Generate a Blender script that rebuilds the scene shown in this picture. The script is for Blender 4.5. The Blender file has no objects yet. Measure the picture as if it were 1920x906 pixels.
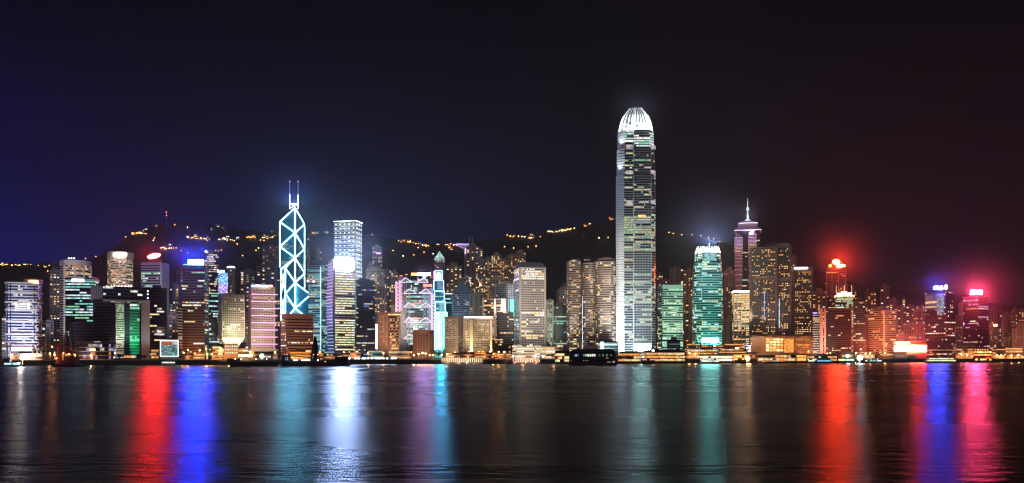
import bpy, math, random
from mathutils import Vector, noise as mnoise
R = random.Random(7)
scene = bpy.context.scene
COL = scene.collection
# ------------------------------------------------------------------ camera, world, fill light, exposure
FPX, HY, CZ = 1620.0, 666.0, 12.0          # focal length in photo pixels, horizon row, eye height
cam_d = bpy.data.cameras.new('camera'); cam = bpy.data.objects.new('camera', cam_d); COL.objects.link(cam)
cam.location = (0, 0, CZ); cam.rotation_euler = (math.radians(90), 0, 0)
cam_d.sensor_width = 36; cam_d.lens = 36*FPX/1920; cam_d.shift_y = (HY-453)/1920
cam_d.clip_start = 1; cam_d.clip_end = 30000
scene.camera = cam

FILL_EL, FILL_AZ = 32, 200                 # added fill light from behind the viewer, shared with the sky
world = bpy.data.worlds.new('World'); scene.world = world; world.use_nodes = True
wn, wl = world.node_tree.nodes, world.node_tree.links
for n in list(wn): wn.remove(n)
def N(t, **k):
    n = wn.new(t)
    for a, b in k.items(): setattr(n, a, b)
    return n
out = N('ShaderNodeOutputWorld'); sky = N('ShaderNodeTexSky', sky_type='NISHITA')
sky.sun_disc = False; sky.sun_elevation = math.radians(FILL_EL); sky.sun_rotation = math.radians(FILL_AZ)
bg1 = N('ShaderNodeBackground'); bg1.inputs[1].default_value = 0.0002
wl.new(sky.outputs[0], bg1.inputs[0])
tc = N('ShaderNodeTexCoord'); sep = N('ShaderNodeSeparateXYZ'); wl.new(tc.outputs['Generated'], sep.inputs[0])
def M(op, a, b=None, clamp=False):
    n = N('ShaderNodeMath', operation=op, use_clamp=clamp)
    for i, q in enumerate((a, b)):
        if q is None: continue
        if isinstance(q, (int, float)): n.inputs[i].default_value = q
        else: wl.new(q, n.inputs[i])
    return n.outputs[0]
el = M('MAXIMUM', sep.outputs[2], 0.0); az = sep.outputs[0]
nt = N('ShaderNodeTexNoise'); nt.inputs['Scale'].default_value = 3.2; nt.inputs['Detail'].default_value = 5; nm = N('ShaderNodeMapping'); nm.inputs['Scale'].default_value = (1, 1, 2.6)
wl.new(tc.outputs['Generated'], nm.inputs[0]); wl.new(nm.outputs[0], nt.inputs[0])
uneven = M('ADD', M('MULTIPLY', nt.outputs[0], 1.2), .4)      # thin uneven cloud that takes up the city glow
def glow(az0, wa, we, col, s):             # urban sky glow that fades with height and bearing
    d = M('DIVIDE', M('SUBTRACT', az, az0), wa); d = M('MULTIPLY', d, d)
    e = M('DIVIDE', el, we); e = M('MULTIPLY', e, e)
    g = M('MULTIPLY', M('EXPONENT', M('MULTIPLY', M('ADD', d, e), -1.0)), uneven)
    b = N('ShaderNodeBackground'); b.inputs[0].default_value = (*col, 1); wl.new(M('MULTIPLY', g, s), b.inputs[1]); return b.outputs[0]
acc = bg1.outputs[0]
base = N('ShaderNodeBackground'); base.inputs[0].default_value = (0.62, 0.55, 0.9, 1); base.inputs[1].default_value = 0.0003
for s in (base.outputs[0], glow(-.70, .24, .22, (.02, .03, 1), .17), glow(-.22, .26, .16, (.13, .19, 1), .070),
          glow(.05, .35, .12, (.45, .48, 1), .004), glow(.48, .24, .09, (1, .30, .28), .017)):
    ad = N('ShaderNodeAddShader'); wl.new(acc, ad.inputs[0]); wl.new(s, ad.inputs[1]); acc = ad.outputs[0]
wl.new(acc, out.inputs[0])

sun_d = bpy.data.lights.new('facade_fill', 'SUN'); sun = bpy.data.objects.new('facade_fill', sun_d); COL.objects.link(sun)  # added even fill for the facades, in place of city light behind the viewer
sun_d.energy = 0.20; sun_d.angle = math.radians(12); sun_d.color = (1, .82, .78)
sun.rotation_euler = (math.radians(90-FILL_EL), 0, math.radians(-12))
vs = scene.view_settings
scene.display_settings.display_device = 'sRGB'
vs.view_transform = 'Standard'; vs.look = 'None'; vs.gamma = 1; vs.use_curve_mapping = False; vs.exposure = 0.0
cy = scene.cycles
cy.max_bounces = 4; cy.diffuse_bounces = 1; cy.glossy_bounces = 2; cy.transmission_bounces = 2; cy.volume_bounces = 0
cy.caustics_reflective = False; cy.caustics_refractive = False; cy.sample_clamp_indirect = 4; cy.use_denoising = True
cy.use_light_tree = True; cy.pixel_filter_type = 'BLACKMAN_HARRIS'; cy.filter_width = 1.15

# ------------------------------------------------------------------ picture <-> place
def S(px): return 980 + px*470/1920.0                       # distance of the quay edge
def X(px, Y): return (px-960)/FPX*Y
def Z(py, Y): return CZ + (HY-py)/FPX*Y
def P(px, py, Y): return Vector((X(px, Y), Y, Z(py, Y)))
G = 6.0                                                     # street level above the water

# ------------------------------------------------------------------ materials
MATS = {}
def nodes(name):
    m = bpy.data.materials.new(name); m.use_nodes = True
    return m, m.node_tree.nodes, m.node_tree.links, m.node_tree.nodes['Principled BSDF']
def wall(c, rough=.75, var=.22, scale=.06, metal=0):
    k = ('w', c, rough, metal)
    if k in MATS: return MATS[k]
    m, n, l, b = nodes('wall_%02x%02x%02x' % tuple(int(255*min(1, q)) for q in c))
    geo = n.new('ShaderNodeNewGeometry'); mp = n.new('ShaderNodeMapping'); mp.inputs['Scale'].default_value = (1, 1, .25)
    t = n.new('ShaderNodeTexNoise'); t.inputs['Scale'].default_value = scale; t.inputs['Detail'].default_value = 4
    r = n.new('ShaderNodeMapRange'); r.inputs[3].default_value = 1-var; r.inputs[4].default_value = 1+var
    mx = n.new('ShaderNodeMix'); mx.data_type = 'RGBA'; mx.blend_type = 'MULTIPLY'; mx.inputs[0].default_value = 1
    mx.inputs[6].default_value = (*c, 1)
    l.new(geo.outputs['Position'], mp.inputs[0]); l.new(mp.outputs[0], t.inputs[0]); l.new(t.outputs[0], r.inputs[0])
    l.new(r.outputs[0], mx.inputs[7]); l.new(mx.outputs[2], b.inputs['Base Color'])
    b.inputs['Roughness'].default_value = rough; b.inputs['Metallic'].default_value = metal
    MATS[k] = m; return m
def glass(c=(.012, .016, .03), rough=.22):
    k = ('g', c, rough)
    if k in MATS: return MATS[k]
    m, n, l, b = nodes('dark_glass')
    geo = n.new('ShaderNodeNewGeometry'); t = n.new('ShaderNodeTexNoise'); t.inputs['Scale'].default_value = .12
    r = n.new('ShaderNodeMapRange'); r.inputs[3].default_value = rough*.6; r.inputs[4].default_value = rough*1.6
    l.new(geo.outputs['Position'], t.inputs[0]); l.new(t.outputs[0], r.inputs[0]); l.new(r.outputs[0], b.inputs['Roughness'])
    b.inputs['Base Color'].default_value = (*c, 1)
    MATS[k] = m; return m
TINT = dict(warm=(1, .53, .19), yellow=(1, .78, .36), white=(1, .95, .84), cool=(.72, .93, 1), green=(.45, 1, .62),
            teal=(.22, .85, .8), orange=(1, .36, .07), lime=(.85, 1, .55), blue=(.15, .3, 1), red=(1, .12, .06), violet=(.7, .45, 1), pink=(1,.45,.8))
def lit(t, s):
    k = ('l', t, s)
    if k in MATS: return MATS[k]
    m, n, l, b = nodes('lit_window_'+(t if isinstance(t, str) else 'tint'))
    c = TINT[t] if isinstance(t, str) else t
    b.inputs['Base Color'].default_value = (.05, .05, .05, 1); b.inputs['Roughness'].default_value = .3
    b.inputs['Emission Color'].default_value = (*c, 1)
    geo = n.new('ShaderNodeNewGeometry'); tx = n.new('ShaderNodeTexNoise'); tx.inputs['Scale'].default_value = .35; tx.inputs['Detail'].default_value = 2
    r = n.new('ShaderNodeMapRange'); r.inputs[1].default_value = .3; r.inputs[2].default_value = .7; r.inputs[3].default_value = .55*s; r.inputs[4].default_value = 1.9*s
    l.new(geo.outputs['Position'], tx.inputs[0]); l.new(tx.outputs[0], r.inputs[0]); l.new(r.outputs[0], b.inputs['Emission Strength'])
    m.cycles.emission_sampling = 'NONE'
    MATS[k] = m; return m
def neon(c, s, sample=True):
    k = ('n', c, s, sample)
    if k in MATS: return MATS[k]
    m, n, l, b = nodes('lamp_light')
    b.inputs['Base Color'].default_value = (.3, .3, .3, 1)
    b.inputs['Emission Color'].default_value = (*c, 1); b.inputs['Emission Strength'].default_value = s
    m.cycles.emission_sampling = 'FRONT_BACK' if sample else 'NONE'
    MATS[k] = m; return m
GL = glass()
CONC = wall((.30, .28, .26)); PALE = wall((.48, .45, .42)); WHITE = wall((.68, .67, .66)); DARK = wall((.05, .05, .055)); STEEL = wall((.35, .36, .38), .4)
BROWN = wall((.22, .13, .09)); NAVY = wall((.035, .04, .075)); RUST = wall((.28, .05, .03)); GREYD = wall((.12, .12, .13))

# ------------------------------------------------------------------ mesh builder
class MB:
    def __init__(s): s.v = []; s.f = []; s.m = []; s.k = {}; s.mats = []
    def vi(s, p):
        k = (round(p[0], 2), round(p[1], 2), round(p[2], 2))
        i = s.k.get(k)
        if i is None: i = s.k[k] = len(s.v); s.v.append((p[0], p[1], p[2]))
        return i
    def mi(s, m):
        if m not in s.mats: s.mats.append(m)
        return s.mats.index(m)
    def face(s, pts, m):
        ids = []
        for p in pts:
            i = s.vi(p)
            if i not in ids: ids.append(i)
        if len(ids) >= 3: s.f.append(ids); s.m.append(s.mi(m))
        return s
    def loft(s, rings, mats, cap=None, bottom=False):
        for j in range(len(rings)-1):
            (a, za), (b, zb) = rings[j], rings[j+1]; m = mats[j] if isinstance(mats, list) else mats
            n = len(a)
            for i in range(n):
                p, q, r, t = a[i], a[(i+1) % n], b[(i+1) % n], b[i]
                s.face([(p[0], p[1], za), (q[0], q[1], za), (r[0], r[1], zb), (t[0], t[1], zb)], m)
        m = cap or (mats[-1] if isinstance(mats, list) else mats)
        s.face([(p[0], p[1], rings[-1][1]) for p in rings[-1][0]], m)
        if bottom: s.face([(p[0], p[1], rings[0][1]) for p in reversed(rings[0][0])], m)
        return s
    def prism(s, poly, z0, z1, m, cap=None): return s.loft([(poly, z0), (poly, z1)], m, cap, True)
    def box(s, c, d, m, rot=0):
        cr, sr = math.cos(rot), math.sin(rot)
        poly = [(c[0]+x*cr-y*sr, c[1]+x*sr+y*cr) for x, y in ((-d[0]/2, -d[1]/2), (d[0]/2, -d[1]/2), (d[0]/2, d[1]/2), (-d[0]/2, d[1]/2))]
        return s.prism(poly, c[2]-d[2]/2, c[2]+d[2]/2, m)
    def beam(s, p, q, r, m, n=6, r2=None):
        p, q = Vector(p), Vector(q); d = (q-p).normalized(); r2 = r if r2 is None else r2
        u = d.cross(Vector((0, 0, 1)) if abs(d.z) < .95 else Vector((1, 0, 0))).normalized(); w = d.cross(u)
        A = [p+(u*math.cos(2*math.pi*i/n)+w*math.sin(2*math.pi*i/n))*r for i in range(n)]
        B = [q+(u*math.cos(2*math.pi*i/n)+w*math.sin(2*math.pi*i/n))*r2 for i in range(n)]
        for i in range(n): s.face([A[i], A[(i+1) % n], B[(i+1) % n], B[i]], m)
        s.face(list(reversed(A)), m); s.face(B, m); return s
    def lathe(s, c, prof, m, n=12):
        mats = m if isinstance(m, list) else m
        rings = [([(c[0]+r*math.cos(2*math.pi*i/n), c[1]+r*math.sin(2*math.pi*i/n)) for i in range(n)], c[2]+z) for r, z in prof]
        return s.loft(rings, mats, None, True)
    def ball(s, c, r, m, n=8, sz=1.0):
        return s.lathe(c, [(max(.05, r*math.sin(math.pi*j/6)), -r*sz*math.cos(math.pi*j/6)) for j in range(7)], m, n)
    def build(s, name, root=None, label=None, stuff=False):
        me = bpy.data.meshes.new(name)
        o3 = root.location if root is not None else Vector((0, 0, 0))
        me.from_pydata([(x-o3[0], y-o3[1], z-o3[2]) for x, y, z in s.v], [], s.f)
        for m in s.mats: me.materials.append(m)
        me.polygons.foreach_set('material_index', s.m); me.update()
        o = bpy.data.objects.new(name, me); COL.objects.link(o)
        if root is not None: o.parent = root
        if label: o['label'] = label
        if stuff: o['kind'] = 'stuff'
        return o
def tag(o, label, cat, group=None):
    o['label'] = label; o['category'] = cat
    if group: o['group'] = group
    return o
def empty(name, loc, label, cat, group=None):
    o = bpy.data.objects.new(name, None); COL.objects.link(o); o.location = loc; o.empty_display_size = 5
    return tag(o, label, cat, group)
def structure(name, mb, kind='structure'):
    o = mb.build(name); o['kind'] = kind; return o
def sub(mb, name, part, label=None):           # a piece of a part, one level deeper
    o = mb.build(name, None, label); o.parent = part
    me = o.data; off = part.matrix_basis.translation + (part.parent.location if part.parent else Vector((0, 0, 0)))
    for v in me.vertices: v.co -= off
    return o

# ------------------------------------------------------------------ footprints
def norm(a, b):
    dx, dy = b[0]-a[0], b[1]-a[1]; l = math.hypot(dx, dy) or 1
    return dy/l, -dx/l
def offset(poly, d):
    n = len(poly); o = []
    for i in range(n):
        a = norm(poly[i-1], poly[i]); b = norm(poly[i], poly[(i+1) % n])
        k = 1+a[0]*b[0]+a[1]*b[1]; k = max(k, .35)
        o.append((poly[i][0]+(a[0]+b[0])/k*d, poly[i][1]+(a[1]+b[1])/k*d))
    return o
def centre(poly): return sum(p[0] for p in poly)/len(poly), sum(p[1] for p in poly)/len(poly)
def scaled(poly, k, c=None):
    c = c or centre(poly); return [(c[0]+(p[0]-c[0])*k, c[1]+(p[1]-c[1])*k) for p in poly]
def rounded(poly, r, n=4):
    o = []; m = len(poly)
    for i in range(m):
        p = Vector(poly[i]); a = (Vector(poly[i-1])-p); b = (Vector(poly[(i+1) % m])-p)
        q = min(r, a.length*.45, b.length*.45); A = p+a.normalized()*q; B = p+b.normalized()*q
        for k in range(n+1):
            t = k/n; w = A*(1-t)**2+p*2*t*(1-t)+B*t*t; o.append((w.x, w.y))
    return o
def fp_front(x0, x1, Y, L):
    """front square to the line of sight, its left and right edges on two bearings"""
    xm = (x0+x1)/2; th = math.atan((xm-960)/FPX); m = Vector((X(xm, Y), Y)); u = Vector((math.cos(th), -math.sin(th))); d = Vector((math.sin(th), math.cos(th)))
    def hit(px):
        r = (px-960)/FPX; t = (r*m.y-m.x)/(u.x-r*u.y); return m+u*t
    a, b = hit(x0), hit(x1); return [tuple(a), tuple(b), tuple(b+d*L), tuple(a+d*L)]
def fp_corner(x0, xe, x1, Y, L):
    """near vertical edge at xe; the narrower visible side is L metres deep"""
    E = Vector((X(xe, Y), Y)); right = (x1-xe) < (xe-x0)
    px = x1 if right else x0
    r = (px-960)/FPX; ray = Vector((r, 1)).normalized(); pr = Vector((ray.y, -ray.x)) * (1 if right else -1)
    dist = abs((ray*E.dot(ray)-E).length); a = math.asin(min(.98, dist/L))
    v = (ray*math.cos(a)+pr*math.sin(a))
    w = Vector((-v.y, v.x)) if right else Vector((v.y, -v.x))
    rr = ((x0 if right else x1)-960)/FPX; t = (rr*E.y-E.x)/(w.x-rr*w.y)
    C = E+v*L; A = E+w*t; Bk = C+w*t
    return [tuple(A), tuple(E), tuple(C), tuple(Bk)] if right else [tuple(C), tuple(E), tuple(A), tuple(Bk)]
def visible(poly):
    o = []
    for i in range(len(poly)):
        a, b = poly[i], poly[(i+1) % len(poly)]; n = norm(a, b)
        if n[0]*-(a[0]+b[0])/2+n[1]*-(a[1]+b[1])/2 > 0: o.append(i)
    return o

# ------------------------------------------------------------------ lit patterns
class Lit:
    """which bays are lit: p share of lit bays, run mean run length, cols weighted materials"""
    def __init__(s, cols, p=.35, run=4, full=.08, floorvar=.8): s.cols = cols; s.p = p; s.run = run; s.full = full; s.fv = floorvar
    def pick(s): return R.choices([c[0] for c in s.cols], [c[1] for c in s.cols])[0]
    def row(s, n, p=None):
        p = s.p if p is None else p
        p = p*R.uniform(1-s.fv, 1+s.fv)
        if R.random() < s.full: p = .92
        out = []; 
        while len(out) < n:
            k = max(1, int(R.expovariate(1/s.run)))
            if R.random() < p:
                c = s.pick(); out += [c if R.random() < .85 else s.pick() for _ in range(k)]
            else: out += [None]*k
        return out[:n]
def pal(*a): return [(lit(t, s), w) for t, s, w in a]
OFFICE = pal(('white', .9, 3), ('yellow', .8, 4), ('warm', .6, 2), ('lime', .6, 2), ('cool', .7, 1), ('yellow', .3, 3))
TEALS = pal(('green', .5, 3), ('teal', .55, 3), ('cool', .8, 2), ('white', .8, 1))
WARMS = pal(('warm', .7, 4), ('orange', .5, 2), ('yellow', .8, 3), ('white', .9, 1), ('warm', .3, 3))
HOME = pal(('warm', .8, 5), ('yellow', 1.0, 4), ('white', 1.1, 2), ('orange', .5, 2), ('green', .35, .6), ('warm', .35, 4))
COOLS = pal(('cool', .8, 3), ('white', .9, 3), ('lime', .6, 2), ('yellow', .6, 1))
REDS = pal(('orange', .6, 4), ('warm', .7, 4), ('red', .4, 1), ('yellow', .8, 2))
UNIT = {}
def unit_mesh(m, round_=False):
    k = (m, round_)
    if k not in UNIT:
        me = bpy.data.meshes.new('window')
        if round_: v = [(.5*math.cos(i*math.pi/4), y, .5*math.sin(i*math.pi/4)) for y in (-1, 0) for i in range(8)]; f = [list(range(8))]+[[i, 8+i, 8+(i+1) % 8, (i+1) % 8] for i in range(8)]
        else: v = [(x, y, z) for y in (-1, 0) for x, z in ((-.5, -.5), (.5, -.5), (.5, .5), (-.5, .5))]; f = [[0, 1, 2, 3]]+[[i, 4+i, 4+(i+1) % 4, (i+1) % 4] for i in range(4)]
        me.from_pydata(v, [], f); me.materials.append(m); me.update(); UNIT[k] = me
    return UNIT[k]

class Tower:
    def __init__(s, name, label, cat, fp, ytop, Y, z0=G, group=None):
        s.fp = fp; s.Y = Y; s.z0 = z0; s.z1 = Z(ytop, Y) if ytop is not None else None
        c = centre(fp); s.c = c; s.root = empty(name, (c[0], c[1], z0), label, cat, group)
    def part(s, name, mb, label=None, stuff=False): return mb.build(name, s.root, label, stuff)
    def block(s, mat, z0=None, z1=None, fp=None, name='wall', cap=None, label=None):
        return s.part(name, MB().prism(fp or s.fp, s.z0 if z0 is None else z0, s.z1 if z1 is None else z1, mat, cap), label)
    def bands(s, mat, L, fh=4.0, sp=.45, rec=.5, bay=3.2, z0=None, z1=None, fp=None, g=None, prow=None, top=None, faces=None, name='wall', fs=None, label=None):
        """storeys: projecting spandrels, recessed dark glazing, one ribbon of panes per storey"""
        fp = fp or s.fp; z0 = s.z0 if z0 is None else z0; z1 = s.z1 if z1 is None else z1; g = g or GL
        n = max(1, int(round((z1-z0-(top or 0))/fh))); h = (z1-z0-(top or 0))/n
        inn = offset(fp, -rec); rings = [(fp, z0)]; ms = []
        vis = visible(fp); pan = offset(fp, -rec+.08)
        for k in range(n):
            z = z0+k*h; f = fp if not fs else scaled(fp, fs(z), s.c); i2 = inn if not fs else offset(f, -rec)
            if fs: rings.append((f, z)); ms.append(mat)
            rings += [(f, z+sp*h), (i2, z+sp*h), (i2, z+h), (f, z+h)]; ms += [mat, mat, g, mat]
        if top: rings.append((rings[-1][0], z1)); ms.append(mat)
        w = s.part(name, MB().loft(rings, ms, mat), label)
        for k in range(n):
            z = z0+k*h; mb = MB(); any_ = False
            pn = pan if not fs else offset(scaled(fp, fs(z), s.c), -rec+.08)
            pr = prow((z+h/2-z0)/(z1-z0), k, n) if prow else None
            for i in vis:
                if faces and i not in faces: continue
                a, b = pn[i], pn[(i+1) % len(pn)]; ln = math.hypot(b[0]-a[0], b[1]-a[1]); m = max(1, int(round(ln/bay)))
                for j, c in enumerate(L.row(m, pr)):
                    p = [(a[0]+(b[0]-a[0])*t, a[1]+(b[1]-a[1])*t) for t in (j/m, (j+1)/m)]
                    any_ = any_ or c is not None
                    mb.face([(*p[0], z+sp*h+.05), (*p[1], z+sp*h+.05), (*p[1], z+h-.05), (*p[0], z+h-.05)], c or g)
            if any_ and k < 100: s.part('window_band', mb)
        return w
    def punched(s, mat, L, fh=3.4, bay=3.4, wf=.55, hf=.5, z0=None, z1=None, fp=None, faces=None, p=None, g=None, round_=False, margin=1.5, rec=.35, name='wall', limit=100, lab=None, prow=None, ribs=None):
        """a wall with separate window holes; every lit pane an object (past the limit one more mesh)"""
        fp = fp or s.fp; z0 = s.z0 if z0 is None else z0; z1 = s.z1 if z1 is None else z1; g = g or GL
        mb = MB(); vis = visible(fp); lits = []; dark = MB()
        n = max(1, int((z1-z0-margin*.6)/fh))
        for i in range(len(fp)):
            a, b = Vector(fp[i]), Vector(fp[(i+1) % len(fp)]); nx = Vector(norm(a, b)); d = b-a; ln = d.length
            if i not in vis or (faces and i not in faces) or ln < bay:
                mb.face([(*a, z0), (*b, z0), (*b, z1), (*a, z1)], mat); continue
            u = d/ln; m = max(1, int((ln-2*margin)/bay)); mg = (ln-m*bay)/2
            xs = [0]; ww = bay*wf
            for j in range(m): xs += [mg+j*bay+(bay-ww)/2, mg+j*bay+(bay+ww)/2]
            xs.append(ln); zt = z1-margin*.6-n*fh; zs = [z0]; hh = fh*hf; zb = z1-margin*.6-n*fh
            for k in range(n): zs += [zb+k*fh+(fh-hh)/2, zb+k*fh+(fh+hh)/2]
            zs.append(z1)
            rot = math.atan2(u.y, u.x); rows = [L.row(m, prow(k/n) if prow else p) for k in range(n)]
            def pt(x, z, o=0): q = a+u*x+nx*o; return (q.x, q.y, z)
            if round_:
                mb.face([pt(0, z0), pt(ln, z0), pt(ln, z1), pt(0, z1)], mat)
            for c in range(len(xs)-1):
                if round_: break
                for r in range(len(zs)-1):
                    x0, x1, y0, y1 = xs[c], xs[c+1], zs[r], zs[r+1]
                    if c % 2 and r % 2:
                        mb.face([pt(x0, y0, -rec), pt(x1, y0, -rec), pt(x1, y1, -rec), pt(x0, y1, -rec)], g)
                        mb.face([pt(x0, y0), pt(x1, y0), pt(x1, y0, -rec), pt(x0, y0, -rec)], mat)
                        mb.face([pt(x0, y1, -rec), pt(x1, y1, -rec), pt(x1, y1), pt(x0, y1)], mat)
                        mb.face([pt(x0, y0), pt(x0, y0, -rec), pt(x0, y1, -rec), pt(x0, y1)], mat)
                        mb.face([pt(x1, y0, -rec), pt(x1, y0), pt(x1, y1), pt(x1, y1, -rec)], mat)
                    else: mb.face([pt(x0, y0), pt(x1, y0), pt(x1, y1), pt(x0, y1)], mat)
            for k in range(n):
                for j in range(m):
                    q = pt(mg+(j+.5)*bay, zb+(k+.5)*fh, .06 if round_ else -rec+.08)
                    if rows[k][j]: lits.append((q, rot, ww, hh, rows[k][j], nx))
                    elif round_: dark.face([(q[0]+u.x*ww/2*math.cos(t), q[1]+u.y*ww/2*math.cos(t), q[2]+hh/2*math.sin(t)) for t in [e*math.pi/4 for e in range(8)]], g)
        mb.face([(*q, z1) for q in fp], mat)
        w = s.part(name, mb)
        if dark.f: s.part('window', dark, stuff=True)
        R.shuffle(lits); rest = MB(); o3 = s.root.location
        for t, (q, rot, ww, hh, m, nx) in enumerate(lits):
            if t < limit:
                o = bpy.data.objects.new('window', unit_mesh(m, round_)); COL.objects.link(o); o.parent = s.root
                o.location = (q[0]-o3[0], q[1]-o3[1], q[2]-o3[2]); o.rotation_euler = (0, 0, rot); o.scale = (ww, .05, hh)
            else:
                ux, uy = math.cos(rot)*ww/2, math.sin(rot)*ww/2
                rest.face([(q[0]-ux, q[1]-uy, q[2]-hh/2), (q[0]+ux, q[1]+uy, q[2]-hh/2), (q[0]+ux, q[1]+uy, q[2]+hh/2), (q[0]-ux, q[1]-uy, q[2]+hh/2)], m)
        if rest.f: s.part('window', rest, stuff=True)
        return w
    def sign(s, x0, x1, y0, y1, Y, m, t=1.2, name='sign', label=None, round_=False, back=True):
        """a glowing panel with a dark housing behind it, on two short props"""
        if not back and not round_: return panel(s, x0, x1, y0, y1, Y, m, name, t, label)
        a, b = P(x0, y1, Y), P(x1, y0, Y); mb = MB()
        if round_:
            cx, cz, rx, rz = (a.x+b.x)/2, (a.z+b.z)/2, (b.x-a.x)/2, (b.z-a.z)/2
            f = [(cx+rx*math.cos(k*math.pi/8), cz+rz*math.sin(k*math.pi/8)) for k in range(16)]
            mb.face([(x, Y-t, z) for x, z in f], m)
            for k in range(16):
                p, q = f[k], f[(k+1) % 16]; mb.face([(p[0], Y-t, p[1]), (p[0], Y, p[1]), (q[0], Y, q[1]), (q[0], Y-t, q[1])], m)
        else: mb.box(((a.x+b.x)/2, Y-t/2, (a.z+b.z)/2), (b.x-a.x, t, b.z-a.z), m)
        o = s.part(name, mb, label)
        if back:
            h = MB().box(((a.x+b.x)/2, Y+.6, (a.z+b.z)/2-.6), ((b.x-a.x)*.9, 1, (b.z-a.z)*.9), DARK)
            for k in (.25, .75): h.box((a.x+(b.x-a.x)*k, Y+.6, a.z-.8), (.8, .8, 2.5), DARK)
            sub(h, 'housing', o)
        return o
def face_hit(fp, px):
    """nearest wall of a footprint on a bearing: distance and the wall's outward normal"""
    r = (px-960)/FPX; best = None
    for i in visible(fp):
        a, b = fp[i], fp[(i+1) % len(fp)]; den = (b[0]-a[0])-r*(b[1]-a[1])
        if abs(den) < 1e-6: continue
        t = (r*a[1]-a[0])/den
        if -.02 <= t <= 1.02:
            y = a[1]+(b[1]-a[1])*t
            if best is None or y < best[0]: best = (y, norm(a, b))
    return best
def panel(T, x0, x1, y0, y1, Y, m, name, t=.6, label=None):
    """a panel fixed flat on whichever wall of the tower stands on its bearing"""
    out_ = .4; h0, h1 = face_hit(T.fp, x0+.1*(x1-x0)), face_hit(T.fp, x1-.1*(x1-x0))
    if h0 and h1 and abs(h0[0]-Y) < 45 and abs(h1[0]-Y) < 45:
        k = (h1[0]-h0[0])/.8; ya, yb = h0[0]-.1*k, h1[0]+.1*k; ym = (ya+yb)/2; nx = h0[1]
        if ym > Y+6 and h0[1] != h1[1]: ya = yb = ym = Y
    else: ya = yb = ym = Y; nx = (0, -1)
    a, b = (X(x0, ya), ya), (X(x1, yb), yb); o_ = (nx[0]*out_, nx[1]*out_)
    q = [(a[0]+o_[0]+nx[0]*t, a[1]+o_[1]+nx[1]*t), (b[0]+o_[0]+nx[0]*t, b[1]+o_[1]+nx[1]*t), (b[0]+o_[0]*0, b[1]+o_[1]*0), (a[0]+o_[0]*0, a[1]+o_[1]*0)]
    return T.part(name, MB().prism(q, Z(y1, ym), Z(y0, ym), m), label)
LIGHTS = []
def spot(name, loc, target, P_, col, ang=70, blend=.9, rad=1.0, parent=None):
    d = bpy.data.lights.new(name, 'SPOT'); d.energy = P_; d.color = col; d.spot_size = math.radians(ang); d.spot_blend = blend; d.shadow_soft_size = rad
    o = bpy.data.objects.new(name, d); COL.objects.link(o); o.location = loc
    o.rotation_euler = (Vector(target)-Vector(loc)).to_track_quat('-Z', 'Y').to_euler(); LIGHTS.append(o); return o
def flood(px, py, Y, E, col, dist=45, dx=0, z=None, ang=75):
    """a floodlight in front of a facade near the ground, or added in mid-air at z as fill, aimed at the facade point (px, py)"""
    t = P(px, py, Y); loc = Vector((t.x+dx-t.x/Y*dist*0.5, Y-dist, G+4 if z is None else z)); D = (t-loc).length
    spot('floodlight', loc, t, 4*math.pi*E*D*D, col, ang)  # same name for real floodlights and for added mid-air fill
def halo(px, py, Y, P_, col, R_=60, dens=2.5e-3, ang=172, rad=2, halo_puff=True, dz=0):
    """an added spot shining up from a bright top, and an added puff of haze that shapes its halo"""
    p = P(px, py, Y)
    if P_: spot('halo_spot', p, p+Vector((0, 0, 50)), P_, col, ang, .25, rad)  # added lamp that feeds the halo, not part of the sign
    if not halo_puff: return
    k = ('halo_puff', dens); m = MATS.get(k)
    if m is None:
        m = bpy.data.materials.new('halo_volume'); m.use_nodes = True; n, l = m.node_tree.nodes, m.node_tree.links
        for q in list(n): n.remove(q)
        o = n.new('ShaderNodeOutputMaterial'); v = n.new('ShaderNodeVolumePrincipled'); v.inputs['Color'].default_value = (.92, .92, .95, 1)
        tc = n.new('ShaderNodeTexCoord'); g = n.new('ShaderNodeTexGradient'); g.gradient_type = 'SPHERICAL'; l.new(tc.outputs['Object'], g.inputs[0])
        pw = n.new('ShaderNodeMath'); pw.operation = 'POWER'; pw.inputs[1].default_value = 2.0; l.new(g.outputs['Fac'], pw.inputs[0])
        mu = n.new('ShaderNodeMath'); mu.operation = 'MULTIPLY'; mu.inputs[1].default_value = dens; l.new(pw.outputs[0], mu.inputs[0])
        l.new(mu.outputs[0], v.inputs['Density']); l.new(v.outputs[0], o.inputs['Volume']); MATS[k] = m
    mb = MB(); n = 16
    for j in range(8):
        for i in range(n):
            q = lambda i, j: (math.sin(math.pi*j/8)*math.cos(2*math.pi*i/n), math.sin(math.pi*j/8)*math.sin(2*math.pi*i/n), -math.cos(math.pi*j/8))
            mb.face([q(i, j), q(i+1, j), q(i+1, j+1), q(i, j+1)], m)
    o = mb.build('halo_puff'); o['kind'] = 'stuff'; o.location = p+Vector((0, 0, dz)); o.scale = (R_, R_, R_)  # added volume, there only to hold the halo
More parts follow.
